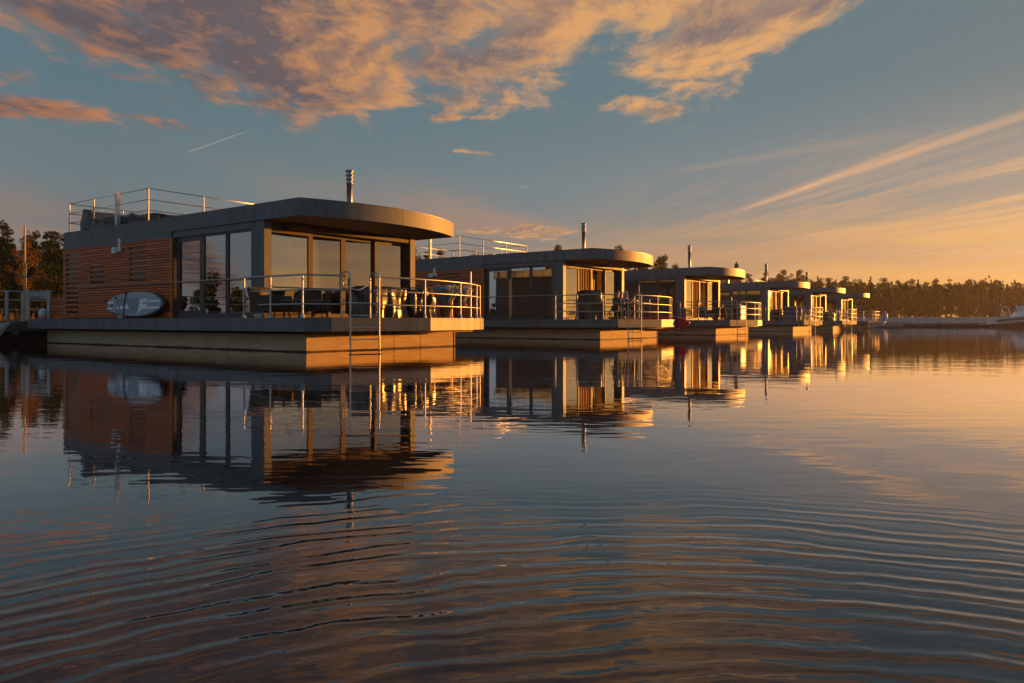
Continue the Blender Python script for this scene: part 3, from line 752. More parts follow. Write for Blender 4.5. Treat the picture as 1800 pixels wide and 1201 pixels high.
c = place(lump_cover('furniture_cover', 1.55, .95, .84, 'black_cover', 3, amp=.035), 0, 2.25, -.55, rz=.02)
tag(c, 'black plastic cover over furniture behind the ladder of the nearest houseboat', 'cover')
c = place(lump_cover('furniture_cover', 1.15, .85, .82, 'black_cover', 5, amp=.06), 0, 3.62, -.62, rz=.1)
tag(c, 'crumpled shiny black cover glinting gold, between ladder and plant pots', 'cover')
c = place(lump_cover('furniture_cover', 1.7, 2.4, .72, 'dark_cover', 8, lambda x, y: .50+.50*max(0, min(1, (y-.62)*7)), .028), 0, .95, 11.0, 3.975, .1)
tag(c, 'dark cover over lounge furniture behind roof railing of the nearest houseboat', 'cover')
c = place(lump_cover('furniture_cover', 1.2, 2.0, .42, 'dark_cover', 9, lambda x, y: .7+.3*max(0, min(1, (y-.5)*4)), .03), 0, .95, 8.6, 3.975, -.1)
tag(c, 'low dark covered bundle on the nearest roof beside its thick gate post', 'cover')
# covered barbecue on the second deck
c = place(lump_cover('barbecue_cover', 1.05, .75, 1.28, 'black_cover', 12, lambda x, y: 1-.9*max(0, abs(x-.5)-.32)), 1, .75, .55, DZ, -.4)
tag(c, 'tall black covered barbecue on the deck left of the two seated people', 'barbecue')
c = place(lump_cover('barbecue_cover', .85, .75, .85, 'black_cover', 21), 3, .2, .9, DZ, -.2)
tag(c, 'dark covered box on the deck left of the blue covered chair', 'cover')
c = place(lump_cover('chair_cover', 1.35, .8, 1.08, 'blue_cover', 31, lambda x, y: .82+.18*math.sin(x*3.1)), 3, .35, -.28, DZ, -.55)
tag(c, 'blue covered wide beach chair behind the deck rail of the fourth houseboat', 'beach chair')
c = place(lump_cover('furniture_cover', 1.5, .8, .82, 'black_cover', 41), 4, .6, .2, DZ, -.3)
tag(c, 'brown-black covered box on the small distant deck of the fifth houseboat', 'cover')

def make_chair(mt_frame, mt_seat, label, cat='chair', group=None, h=.84, wicker=True):
    r = empty('armchair' if wicker else 'chair')
    if wicker:
        MB().box(-.34, .34, -.33, .33, .18, .38).build('seat', mt_seat, r, .02)
        m4 = Matrix.Translation((0, .33, .30)) @ Matrix.Rotation(R(-12), 4, 'X')
        MB().box(-.34, .34, 0, .09, 0, h-.32, m4).build('backrest', mt_seat, r, .02)
        for s in (-1, 1): MB().box(s*.39-.05, s*.39+.05, -.33, .36, .16, .58).build('armrest', mt_frame, r, .02)
    else:
        b = MB(); b.add([(-.22, -.2, .44), (.22, -.2, .44), (.22, .2, .44), (-.22, .2, .44), (-.22, -.2, .47), (.22, -.2, .47), (.22, .2, .47), (-.22, .2, .47)], [(0, 3, 2, 1), (4, 5, 6, 7), (0, 1, 5, 4), (1, 2, 6, 5), (2, 3, 7, 6), (3, 0, 4, 7)])
        b.build('seat', mt_seat, r, .015)
        m4 = Matrix.Translation((0, .2, .5)) @ Matrix.Rotation(R(-10), 4, 'X')
        MB().box(-.21, .21, 0, .03, .05, h-.46, m4).build('backrest', mt_seat, r, .015)
    q = .3 if wicker else .19
    for x in (-q, q):
        for y in (-q, q): MB().tube([(x*1.1, y*1.1, 0), (x, y, .2 if wicker else .44)], .02 if wicker else .013, 6).build('leg', mt_frame, r)
    tag(r, label, cat, group); return r
def make_table(lx, ly, h, mt_top, mt_leg, label, th=.04):
    r = empty('table')
    MB().box(-lx/2, lx/2, -ly/2, ly/2, h-th, h).build('tabletop', mt_top, r, .008)
    for x in (-1, 1):
        for y in (-1, 1): MB().tube([(x*(lx/2-.08), y*(ly/2-.08), 0), (x*(lx/2-.08), y*(ly/2-.08), h-th)], .025, 6).build('leg', mt_leg, r)
    tag(r, label, 'table'); return r
place(make_table(1.15, .7, .46, 'teal_top', 'strap_black', 'low dark lounge table behind the rail at the front left corner of the nearest deck'), 0, .35, .15, rz=.1)
ch = [('dark wicker armchair nearest the corner column of the nearest houseboat', 0, -.12, .95, .3),
      ('dark wicker armchair between low lounge table and sliding doors of the nearest houseboat', 0, 1.15, .85, -.5)]
for lb, h, u, t, rz in ch: place(make_chair('wicker', 'wicker', lb), h, u, t, DZ, rz)
place(make_chair('wicker', 'cushion', 'black and cream patterned armchair on the deck of the third houseboat'), 2, 1.0, .55, DZ, -.6)
place(make_chair('wicker', 'wicker', 'dark armchair between patterned chair and white drawers on the third deck'), 2, 2.6, .3, DZ, -1.2)
place(make_table(1.3, .8, .74, 'teal_top', 'strap_black', 'dark table beside the white drawers on the third deck'), 2, 2.2, -.75)
# white drawers
dr = empty('drawer_unit'); MB().box(-.42, .42, -.22, .22, 0, .86).build('carcass', 'wicker', dr)
for k in range(5): MB().box(-.40, .40, -.245, -.222, .03+k*.165, .16+k*.165).build('drawer', 'white_paint', dr, .006)
place(dr, 2, 1.95, -1.12, DZ, .0); tag(dr, 'white five drawer unit shining behind the rail of the third houseboat', 'drawers')
for k, (u, t, rz) in enumerate(((1.9, -.75, .4), (2.75, -.62, -.7), (3.7, -.7, 1.4))):
    place(make_chair('white_paint', 'vinyl', ['pale dining chair right beside the blue covered chair', 'pale dining chair in the middle of the fourth deck', 'pale dining chair near the ladder of the fourth houseboat'][k], 'chair', 'pale chairs on the fourth deck', .9, False), 3, u, t, DZ, rz)
place(make_table(1.2, .75, .74, 'oak', 'steel', 'pale table among the chairs on the fourth deck'), 3, 2.9, -.2)
for k, u in enumerate((1.9, 2.8)):
    place(make_chair('white_paint', 'vinyl', ['left pale chair on the fifth houseboat deck', 'right pale chair on the fifth houseboat deck'][k], 'chair', 'pale chairs on the fifth deck', .9, False), 4, u, -.5, DZ, .5-k)
# table, candle and bottle for the couple
place(make_table(.9, .8, .74, 'oak', 'strap_black', 'small table with a candle and bottle in front of the two people'), 1, 2.62, -.98)
cd = empty('candle'); MB().lathe([(.035, 0), (.04, .10), (.036, .10), (.032, .012)], n=12).build('glass', 'candle_glass', cd)
MB().lathe([(.004, .05), (.014, .075), (.010, .10), (.001, .13)], n=8).build('flame', 'flame', cd)
place(cd, 1, 2.45, -.95, DZ+.74); tag(cd, 'small lit candle glass on the table beside the woman', 'candle')
bt = MB().lathe([(.038, 0), (.04, .02), (.04, .18), (.015, .24), (.014, .31), (.017, .31), (.017, .33), (.001, .33)], n=12).build('bottle', 'terracotta')
place(bt, 1, 2.85, -.9, DZ+.74); tag(bt, 'upright bottle on the table of the seated couple', 'bottle')

# potted lavender
def potted(seed, label, h, u, t):
    r = empty('potted_plant'); rr = random.Random(seed)
    MB().lathe([(.15, 0), (.21, .40), (.225, .40), (.225, .45), (.195, .45), (.185, .38)], n=24).build('pot', 'terracotta', r)
    MB().lathe([(.186, .385), (.001, .40)], n=16).build('soil', 'soil', r)
    b = MB()
    for k in range(380):
        a = rr.uniform(0, 6.28); rad = rr.uniform(0, .15); ln = rr.uniform(.35, .68); sp = rr.uniform(.1, .55)
        x, y = rad*math.cos(a), rad*math.sin(a); d = Vector((math.cos(a)*sp, math.sin(a)*sp, 1)).normalized()
        p0 = Vector((x, y, .40)); p1 = p0+d*ln*.6; p2 = p0+d*ln+Vector((math.cos(a)*.04, math.sin(a)*.04, -.02))
        sdv = d.cross(Vector((rr.uniform(-1, 1), rr.uniform(-1, 1), .2))).normalized()*.014
        b.add([p0-sdv*.5, p0+sdv*.5, p1+sdv*.7, p1-sdv*.7], [(0, 1, 2, 3)])
        b.add([p1-sdv, p1+sdv, p2+sdv*1.3, p2-sdv*1.3], [(0, 1, 2, 3)])
    f = b.build('foliage', 'lavender_leaf', r)
    place(r, h, u, t); tag(r, label, 'potted plant', 'potted lavender plants'); return r
potted(1, 'silvery lavender in terracotta pot, the one nearer the crumpled black cover', 0, 4.95, -.72)
potted(2, 'silvery lavender in terracotta pot at the right end of the nearest deck', 0, 5.55, -.78)
pl = MB().tube([(0, 0, 0), (0, 0, 1.45)], .035, 10).lathe([(.07, 0), (.07, .03), (.036, .05)], n=12).build('patio_post', 'steel')
place(pl, 0, 5.78, -1.0); tag(pl, 'slim upright metal post rising above the rail behind the lavender pots', 'post')

# lamp, table and chairs seen through the side windows of the nearest houseboat
lp = empty('floor_lamp')
MB().lathe([(.20, 1.03), (.225, 1.75), (.215, 1.75), (.19, 1.03)], n=28).build('lamp_shade', 'lamp_shade', lp)
MB().tube([(0, 0, 0), (0, 0, 1.5)], .015, 8).lathe([(.16, 0), (.16, .02), (.02, .04)], n=20).build('stand', 'steel', lp)
place(lp, 0, .97, 4.1, DZ+.02); tag(lp, 'floor lamp with big bronze drum shade inside the nearest houseboat', 'floor lamp')
place(make_table(.9, 1.7, .76, 'white_paint', 'white_paint', 'white dining table behind the side windows of the nearest houseboat'), 0, 1.75, 3.4, DZ+.02)
place(make_chair('steel', 'red_shell', 'red chair seen through the side window of the nearest houseboat', 'chair', None, .84, False), 0, .72, 4.15, DZ+.02, 1.57)
place(make_chair('strap_black', 'wicker', 'dark chair beside the floor lamp inside the nearest houseboat', 'chair', None, .84, False), 0, .75, 2.75, DZ+.02, 1.4)

# ------------------------------------------------------------------ people (skinned skeletons)
def skin_obj(name, verts, edges, radii, material, parent, sub=2):
    me = bpy.data.meshes.new(name); me.from_pydata(verts, edges, []); me.update()
    o = bpy.data.objects.new(name, me); col.objects.link(o); o.parent = parent
    sk = o.modifiers.new('skin', 'SKIN'); sk.use_smooth_shade = True
    if not me.skin_vertices: return o
    for i, r in enumerate(radii):
        sv = me.skin_vertices[0].data[i]; sv.radius = (r, r) if not isinstance(r, tuple) else r; sv.use_root = (i == 0)
    ss = o.modifiers.new('sub', 'SUBSURF'); ss.levels = sub; ss.render_levels = sub
    me.materials.append(M[material]); return o
def seated_person(label, top, hair, long_hair, lean_f, arm_reach, head_turn, loc, rz):
    r = empty('person')
    v = []; e = []; rad = []
    def J(p, rr, par=None):
        v.append(p); rad.append(rr)
        if par is not None: e.append((par, len(v)-1))
        return len(v)-1
    L = lean_f                                            # +y is forward
    pel = J((0, 0, .50), (.15, .12)); ab = J((0, .02+L*.3, .66), (.135, .105), pel); chs = J((0, .03+L*.7, .84), (.155, .115), ab)
    nk0 = J((0, .02+L, .98), (.085, .075), chs); nk = J((0, .035+L*1.1, 1.05), .055, nk0)
    jaw = J((0, .065+L*1.2, 1.11), (.062, .072), nk); hd = J((0, .045+L*1.2, 1.20), (.076, .092), jaw); J((0, .035+L*1.2, 1.27), (.055, .065), hd)
    J((0, .145+L*1.2, 1.165), .013, jaw)                  # nose
    arms = {}
    for s in (-1, 1):
        sh = J((s*.17, .01+L*.9, .93), .058, chs); el_ = J((s*.23, .10+L*.6, .68), .042, sh)
        wr = J((s*(.23-.10*arm_reach), .10+.27, .72+.06*arm_reach), .028, el_); pm = J((s*(.22-.11*arm_reach), .43, .735+.06*arm_reach), (.036, .022), wr)
        for q in range(4):
            a = J((s*(.245-.11*arm_reach)-s*q*.018, .475, .735+.06*arm_reach), .009, pm); b_ = J((s*(.245-.11*arm_reach)-s*q*.018, .505+.006*(q in (1, 2)), .715+.06*arm_reach), .008, a)
        J((s*(.19-.11*arm_reach), .46, .755+.06*arm_reach), .010, pm)
        hp = J((s*.10, .03, .50), .095, pel); kn = J((s*.13, .46, .50), .062, hp); an = J((s*.13, .47, .10), .040, kn); J((s*.14, .60, .035), (.042, .03), an)
    skin_obj('body', v, e, rad, 'skin', r, 2)
    # clothes: the same joints, a little fuller
    tv = []; te = []; tr = []
    def T(p, rr, par=None):
        tv.append(p); tr.append(rr)
        if par is not None: te.append((par, len(tv)-1))
        return len(tv)-1
    a0 = T((0, .01, .52), (.165, .14)); a1 = T((0, .02+L*.3, .66), (.152, .122), a0); a2 = T((0, .03+L*.7, .84), (.170, .132), a1); T((0, .02+L, .975), (.10, .088), a2)
    for s in (-1, 1):
        b0 = T((s*.17, .01+L*.9, .93), .072, a2); b1 = T((s*.23, .10+L*.6, .68), .056, b0); T((s*(.23-.08*arm_reach), .33, .715+.05*arm_reach), .042, b1)
    skin_obj('jacket' if not long_hair else 'shirt', tv, te, tr, top, r, 2)
    tv, te, tr = [], [], []
    a0 = T((0, 0, .50), (.165, .135))
    for s in (-1, 1):
        b0 = T((s*.10, .03, .50), .108, a0); b1 = T((s*.13, .46, .50), .076, b0); T((s*.13, .47, .13), .058, b1)
    skin_obj('trousers', tv, te, tr, 'denim', r, 2)
    hb = MB(); cy = .035+L*1.2
    nlat, nlon = 8, 20; vs = []; fs = []
    for i in range(nlat+1):
        ph = (math.pi*.5)*(i/nlat)*1.12
        for k in range(nlon):
            a = 2*math.pi*k/nlon; front = max(0, math.sin(a)); rr_ = 1+.03*math.sin(k*5+i*3)
            drop = ph if front < .3 else ph*(1-.42*front)
            vs.append((.088*math.sin(drop)*math.cos(a)*rr_, cy+.108*math.sin(drop)*math.sin(a)*rr_, 1.205+.125*math.cos(drop)))
    for i in range(nlat):
        for k in range(nlon): fs.append((i*nlon+k, (i+1)*nlon+k, (i+1)*nlon+(k+1) % nlon, i*nlon+(k+1) % nlon))
    hb.add(vs, fs, True)
    if long_hair:
        for k in range(15):
            a = math.pi + math.pi*(k/14); x, y = .085*math.cos(a), cy+.10*math.sin(a)
            hb.tube([(x*.9, y, 1.24), (x*1.15, y-.02, 1.12), (x*1.25, y-.03, 1.00), (x*1.1, y-.01, .90)], [.026, .03, .028, .012], 6)
    hb.build('hair', hair, r)
    for s in (-1, 1): MB().lathe([(.001, -.008), (.008, 0), (.001, .008)], (s*.03, cy+.087, 1.19), 8).build('eye', 'strap_black', r)
    r.location = loc; r.rotation_euler = (0, 0, rz); tag(r, label, 'person'); return r
def stool_chair(h, u, t, rz, label):
    place(make_chair('strap_black', 'wicker', label, 'chair', None, .86, False), h, u, t, DZ, rz)
seated_person('person with short dark hair in dark jacket seated left, back to the barbecue', 'jacket', 'hair_dark', False, .06, .6, 0, W(1, 1.42, -.42, DZ-.02), ANG-math.pi/2-.1)
seated_person('person with long fair hair in pink top seated beside the candle table', 'pink_top', 'hair_fair', True, .03, .8, 0, W(1, 2.75, -.18, DZ-.02), ANG+math.pi-.5)
stool_chair(1, 1.40, -.42, -math.pi/2-.1+math.pi*0, 'dark chair carrying the person in the dark jacket')
stool_chair(1, 2.75, -.16, math.pi-.5, 'dark chair carrying the person in the pink top')

# ------------------------------------------------------------------ jetty, gate, small craft on the left
jt = empty('jetty'); jt.location = (ORG[0][0], ORG[0][1], 0); jt.rotation_euler = (0, 0, ANG)
for k in range(26):
    a = -14+k*.55*6
    MB().box(a, a+3.27, 15.0, 17.2, .42, .80).build('jetty_section', 'jetty_wood', jt)
MB().box(-14, 72, 15.05, 17.15, -.4, .40).build('float', 'backing', jt)
for z in (.42, .77, 1.09): MB().tube([(-14, 15.1, .8+z), (-.52, 15.1, .8+z)], .022, 6).build('rail', 'gate_grey', jt)
for u in (-.56, -1.08, -2.2, -3.4, -4.8, -6.4): MB().box(u-.04, u+.04, 15.06, 15.14, .8, 1.89).build('rail_post', 'gate_grey', jt)
tag(jt, 'long grey floating jetty running behind the houseboats', 'jetty')
gt = empty('gate'); gt.location = (-17.33, 27.3, .88); gt.rotation_euler = (0, 0, .12)
for z in (.35, .68, 1.02): MB().tube([(-.52, 0, z), (.36, 0, z)], .02, 6).build('bar', 'gate_grey', gt)
for u in (-.50, .22): MB().box(u-.04, u+.04, -.05, .05, 0, 1.06).build('post', 'gate_grey', gt)
MB().box(-.42, .14, -.012, .012, .74, .98).build('notice_panel', 'banner', gt)
tag(gt, 'grey gate with a notice panel beside the back of the nearest houseboat', 'gate')
fd = MB().lathe([(.02, 0), (.10, .04), (.13, .16), (.12, .28), (.05, .36), (.02, .40), (.001, .40)], n=16).build('fender', 'fender')
place(fd, 0, -.18, 14.40, DZ); tag(fd, 'pale blue boat fender standing at the back edge of the nearest deck', 'fender')
bo = MB().lathe([(.12, 0), (.12, .35), (.16, .40), (.16, .50), (.05, .56), (.001, .56)], n=16).build('bollard', 'jetty_wood')
place(bo, 0, -.92, 14.8, .30); tag(bo, 'squat grey mooring bollard on the jetty at the left edge', 'bollard')
mp = MB().tube([(0, 0, -1), (0, 0, 4.7)], [.042, .032], 8).build('mooring_pole', 'pole_wood'); mp.location = (-20.1, 30.5, 0)
tag(mp, 'tall slender orange-lit wooden pole by the jetty at the left', 'pole')

def hull_mesh(L, Bm, D, sheer, n=14, flare=.25, z_keel=-.25):
    # bow along +x, stern at 0
    vs = []; fs = []; ring = []
    for i in range(n+1):
        s = i/n; w = Bm/2*(1-max(0, (s-.35)/.65)**2.2); w = max(w, .015); top = D+sheer*s**2; kz = z_keel+(top-z_keel-.05)*max(0, (s-.62)/.38)**2.4
        mid = kz+(top-kz)*.42
        ring = [(s*L, -w, top), (s*L, -w*(.93-.25*s), mid), (s*L, 0, kz), (s*L, w*(.93-.25*s), mid), (s*L, w, top)]
        vs += ring
    for i in range(n):
        for k in range(4): fs.append((i*5+k, (i+1)*5+k, (i+1)*5+k+1, i*5+k+1))
        fs.append((i*5+4, (i+1)*5+4, (i+1)*5, i*5))
    fs.append((0, 1, 2, 3, 4))
    b = MB(); b.add(vs, fs, False); return b
sb = empty('motorboat'); hull_mesh(4.2, 1.6, .42, .35).build('hull', 'hull_white', sb)
MB().box(.4, 2.6, -.45, .45, .43, .50).build('cockpit', 'hull_dark', sb); MB().box(1.9, 1.95, -.5, .5, .5, .82).build('windscreen', 'glass', sb)
MB().tube([(0, -.80, .38), (1.5, -.81, .44), (2.8, -.72, .60)], .03, 6).build('rub_rail', 'hull_dark', sb)
sb.location = (-21.45, 24.9, 0); sb.rotation_euler = (0, 0, R(8)); tag(sb, 'small white motorboat whose bow enters at the left edge', 'boat')

# ------------------------------------------------------------------ breakwater, far dock, cabin cruiser on the right
bw = empty('breakwater'); bw.location = (0, 122, 0)
for k in range(30):
    a = 44+k*3.0
    MB().box(a, a+2.97, 0, 1.2, .55, 1.48).build('wall_panel', 'breakwater', bw)
MB().box(44, 134, -.02, 1.22, 1.482, 1.54).build('coping', 'white_paint', bw)
MB().box(44, 134, -.0, 1.2, -.8, .54).build('foundation', 'jetty_wood', bw)
tag(bw, 'long low pale grey breakwater wall below the far woods', 'breakwater')
fj = empty('floating_dock'); fj.location = (0, 115, 0)
for k in range(30): MB().box(40+k*3, 42.96+k*3, 0, 2.2, .22, .46).build('dock_section', 'jetty_wood', fj)
MB().box(40, 130, .1, 2.1, -.3, .21).build('float', 'backing', fj)
for k in range(20): MB().lathe([(.07, 0), (.07, .22), (.10, .24), (.10, .30), (.001, .32)], (44+k*4.3, .25, .46), 8).build('bollard', 'white_paint', fj)
tag(fj, 'low dark floating dock in front of the breakwater', 'dock')
ub = empty('paddle_board'); b = board_mesh(2.0, .78, .12); b.build('board', 'pale_blue', ub)
b2 = board_mesh(1.9, .34, .03); b2.v = [(x, y-.07, z+.2) for x, y, z in b2.v]; b2.build('deck_pad', 'blue_hull', ub)
ub.location = (58.6, 116.2, .46+1.0); ub.rotation_euler = (0, R(-88), 0); tag(ub, 'blue and white board standing upright on the dock before the breakwater', 'paddle board')

cr = empty('cabin_cruiser')
hull_mesh(10.5, 3.2, 1.05, 1.5, 20, z_keel=-.3).build('hull', 'hull_white', cr)
st = MB()
for s in (-1, 1):
    st.add([(0.2, s*1.615, .55), (4.5, s*1.615, .70), (7.0, s*1.45, .95), (7.0, s*1.47, 1.35), (4.5, s*1.635, 1.02), (.2, s*1.635, .85)], [(0, 1, 4, 5), (1, 2, 3, 4)])
st.build('hull_stripe', 'hull_dark', cr)
MB().box(-1.1, .05, -1.3, 1.3, .28, .40).build('swim_platform', 'hull_white', cr)
cb = MB(); cb.add([(3.0, -1.2, 1.15), (8.3, -.75, 1.95), (8.3, .75, 1.95), (3.0, 1.2, 1.15), (3.6, -1.05, 2.05), (7.0, -.65, 2.35), (7.0, .65, 2.35), (3.6, 1.05, 2.05)], [(0, 3, 2, 1), (4, 5, 6, 7), (0, 1, 5, 4), (1, 2, 6, 5), (2, 3, 7, 6), (3, 0, 4, 7)]); cb.build('cabin', 'hull_white', cr)
ws = MB(); ws.add([(3.3, -1.0, 2.07), (4.9, -.85, 2.2), (4.9, .85, 2.2), (3.3, 1.0, 2.07), (3.0, -.95, 2.75), (3.9, -.8, 2.75), (3.9, .8, 2.75), (3.0, .95, 2.75)], [(0, 3, 2, 1), (4, 5, 6, 7), (0, 1, 5, 4), (1, 2, 6, 5), (2, 3, 7, 6), (3, 0, 4, 7)]); ws.build('windscreen', 'glass', cr)
MB().tube([(2.3, -1.35, 1.2), (2.0, -1.2, 2.6), (2.0, 0, 2.85), (2.0, 1.2, 2.6), (2.3, 1.35, 1.2)], .07, 8).build('radar_arch', 'hull_white', cr)
MB().tube([(1.3, -.8, 1.1), (1.25, -.8, 3.1)], .03, 6).lathe([(.07, 0), (.09, .1), (.001, .16)], (1.25, -.8, 3.1), 10).build('stern_light', 'white_paint', cr)
for y in (-.6, .35): MB().box(1.9, 2.5, y, y+.5, 1.0, 1.55).box(1.9, 2.05, y, y+.5, 1.55, 2.05).build('helm_seat', 'vinyl', cr, .04)
MB().tube([(.1, -1.5, 1.05), (-.3, -1.5, 1.75), (1.6, -1.5, 1.75)], .02, 6).build('stern_rail', 'steel', cr)
rl = [(6.5, -1.35, 1.8), (6.9, -1.3, 2.35), (8.5, -1.0, 2.7), (10.2, -.3, 3.1), (10.6, 0, 3.15), (10.2, .3, 3.1), (8.5, 1.0, 2.7), (6.9, 1.3, 2.35)]
MB().tube(rl, .025, 6).build('bow_rail', 'steel', cr)
cr.location = (72.6, 112.0, .12); cr.rotation_euler = (R(-3), R(-4), R(-14)); tag(cr, 'white cabin cruiser with dark hull stripe moored at the right edge', 'motorboat')
# dinghies behind the farthest deck
for k, (x, y, L, rz) in enumerate(((46.3, 96, 3.6, .5), (49.6, 100, 3.4, -.2))):
    d = empty('dinghy'); hull_mesh(L, 1.5, .55, .25).build('hull', 'grey_dinghy', d); MB().box(.5, L*.7, -.5, .5, .56, .78).build('cover', 'grey_dinghy', d, .06)
    d.location = (x, y, .05); d.rotation_euler = (0, 0, rz); tag(d, ['pale covered dinghy just behind the rail of the farthest houseboat', 'pale covered dinghy between the farthest houseboat and the breakwater'][k], 'boat')

# ------------------------------------------------------------------ trees
def leaf_cloud(b, rng, centers, n_per, size, flat=.8):
    for (c, rad) in centers:
        cx, cy, cz = c; rx, ry, rz_ = rad
        m = n_per
        d = rng.normal(size=(m, 3)); d /= np.linalg.norm(d, axis=1)[:, None]
        rr = rng.uniform(.35, 1.05, m)**.6
        p = np.array(c)+d*rr[:, None]*np.array(rad)
        u = rng.normal(size=(m, 3)); u /= np.linalg.norm(u, axis=1)[:, None]; v_ = np.cross(u, rng.normal(size=(m, 3))); v_ /= np.linalg.norm(v_, axis=1)[:, None]
        sz = size*rng.uniform(.5, 1.3, m)
        for i in range(m):
            a = u[i]*sz[i]; e = v_[i]*sz[i]*.55; q = p[i]
            k = len(b.v); b.v += [tuple(q-a), tuple(q+e), tuple(q+a), tuple(q-e)]; b.f.append((k, k+1, k+2, k+3)); b.sm.append(False)
def tree_proto(kind, seed, dens=1.0):
    rng = np.random.default_rng(seed); tr = MB(); cr = MB()
    if kind == 'pine':
        H = 1.0; bend = rng.uniform(-.03, .03, 2)
        path = [(bend[0]*s*s*3, bend[1]*s*s*3, s) for s in np.linspace(0, .96, 6)]
        tr.tube(path, [.018, .015, .013, .011, .007, .003], 6, caps=False)
        cs = []
        for k in range(34):
            z = rng.uniform(.16, .97); rmax = .155*(1-max(0, (z-.4)/.6)**1.5)*(.6+.4*min(1, (z-.1)/.3))+.012; a = rng.uniform(0, 6.28); r = rmax*rng.uniform(.15, 1.0)
            x, y = r*math.cos(a)+bend[0]*z*z*3, r*math.sin(a)+bend[1]*z*z*3
            tr.tube([(bend[0]*z*z*3, bend[1]*z*z*3, z-.04), (x, y, z)], [.005, .002], 4, caps=False)
            q = rng.uniform(.032, .062); cs.append(((x, y, z), (q*1.2, q*1.2, q*.7)))
        cs.append(((bend[0]*3, bend[1]*3, .96), (.045, .045, .05)))
        leaf_cloud(cr, rng, cs, int(78*dens), .0125)
        m = ('bark', 'pine_needles')
    elif kind == 'spruce':
        tr.tube([(0, 0, 0), (0, 0, .5), (0, 0, .99)], [.016, .01, .002], 6, caps=False); cs = []
        for k in range(17):
            z = .10+.87*k/16; rad = .155*(1-z)**.85+.012
            for q in range(4 if z < .75 else 2):
                a = rng.uniform(0, 6.28); cs.append(((rad*.55*math.cos(a), rad*.55*math.sin(a), z-.01), (rad*.6, rad*.6, .030)))
        cs.append(((0, 0, .98), (.008, .008, .035)))
        leaf_cloud(cr, rng, cs, int(34*dens), .0135); m = ('bark', 'spruce_needles')
    elif kind == 'birch':
        tr.tube([(0, 0, 0), (.01, .01, .35), (0, .02, .7), (.01, 0, .97)], [.013, .011, .007, .002], 6, caps=False); cs = []
        for k in range(26):
            z = rng.uniform(.20, .97); rmax = .16*math.sin(math.pi*min(1, max(0.05, (1.03-z)/.95)))**.7+.02; a = rng.uniform(0, 6.28); r = rmax*rng.uniform(.1, .95)
            q = rng.uniform(.04, .075); cs.append(((r*math.cos(a), r*math.sin(a), z), (q, q, q*1.15)))
            tr.tube([(0, 0, z-.08), (r*math.cos(a), r*math.sin(a), z)], [.004, .0015], 4, caps=False)
        leaf_cloud(cr, rng, cs, int(80*dens), .0105); m = ('birch_bark', 'birch_leaves')
    elif kind == 'leafy':
        tr.tube([(0, 0, 0), (.01, 0, .3), (0, .02, .6), (0, 0, .85)], [.02, .016, .01, .003], 6, caps=False); cs = []
        for k in range(24):
            z = rng.uniform(.20, .93); rmax = .27*math.sqrt(max(.03, 1-((z-.52)/.45)**2)); a = rng.uniform(0, 6.28); r = rmax*rng.uniform(.15, 1.0)
            q = rng.uniform(.06, .11); cs.append(((r*math.cos(a), r*math.sin(a), z), (q, q, q*.85)))
            tr.tube([(0, 0, max(.1, z-.15)), (r*math.cos(a), r*math.sin(a), z)], [.006, .002], 4, caps=False)
        leaf_cloud(cr, rng, cs, int(90*dens), .0145); m = ('bark', 'autumn_leaves')
    else:
        tr.tube([(0, 0, 0), (.05, .02, .5)], [.03, .008], 5, caps=False); tr.tube([(0, 0, 0), (-.1, .05, .6)], [.03, .008], 5, caps=False); cs = []
        for k in range(16):
            a = rng.uniform(0, 6.28); r = rng.uniform(0, .42); z = rng.uniform(.15, .85)*(1-.5*(r/.45)**2); q = rng.uniform(.10, .18); cs.append(((r*math.cos(a), r*math.sin(a), z), (q, q, q*.9)))
        leaf_cloud(cr, rng, cs, int(110*dens), .025); m = ('bark', 'bush_leaves')
    return (tr.mesh('trunk'), cr.mesh('crown'), m)
PROT = {}
for kind, n in (('pine', 4), ('spruce', 2), ('birch', 2), ('leafy', 3), ('bush', 3)):
    PROT[kind] = []
    for s in range(n):
        t, c, m = tree_proto(kind, 100+s*7+len(kind)); t.materials.append(M[m[0]]); c.materials.append(M[m[1]]); PROT[kind].append((t, c))
NAMES = {'pine': 'pine_tree', 'spruce': 'spruce_tree', 'birch': 'birch_tree', 'leafy': 'leafy_tree', 'bush': 'bush'}
def put_tree(kind, adeg, r, h, label, cat, group, wide=1.0):
    x, y = r*math.sin(R(adeg)), r*math.cos(R(adeg)); z = ground_at(adeg, r)
    o = empty(NAMES[kind], (x, y, z-.1), rnd.uniform(0, 6.28)); o.scale = (h*wide, h*wide, h)
    t, c = rnd.choice(PROT[kind])
    for nm, me in (('trunk', t), ('crown', c)):
        q = bpy.data.objects.new(nm, me); q.parent = o; col.objects.link(q)
    tag(o, label, cat, group); return o
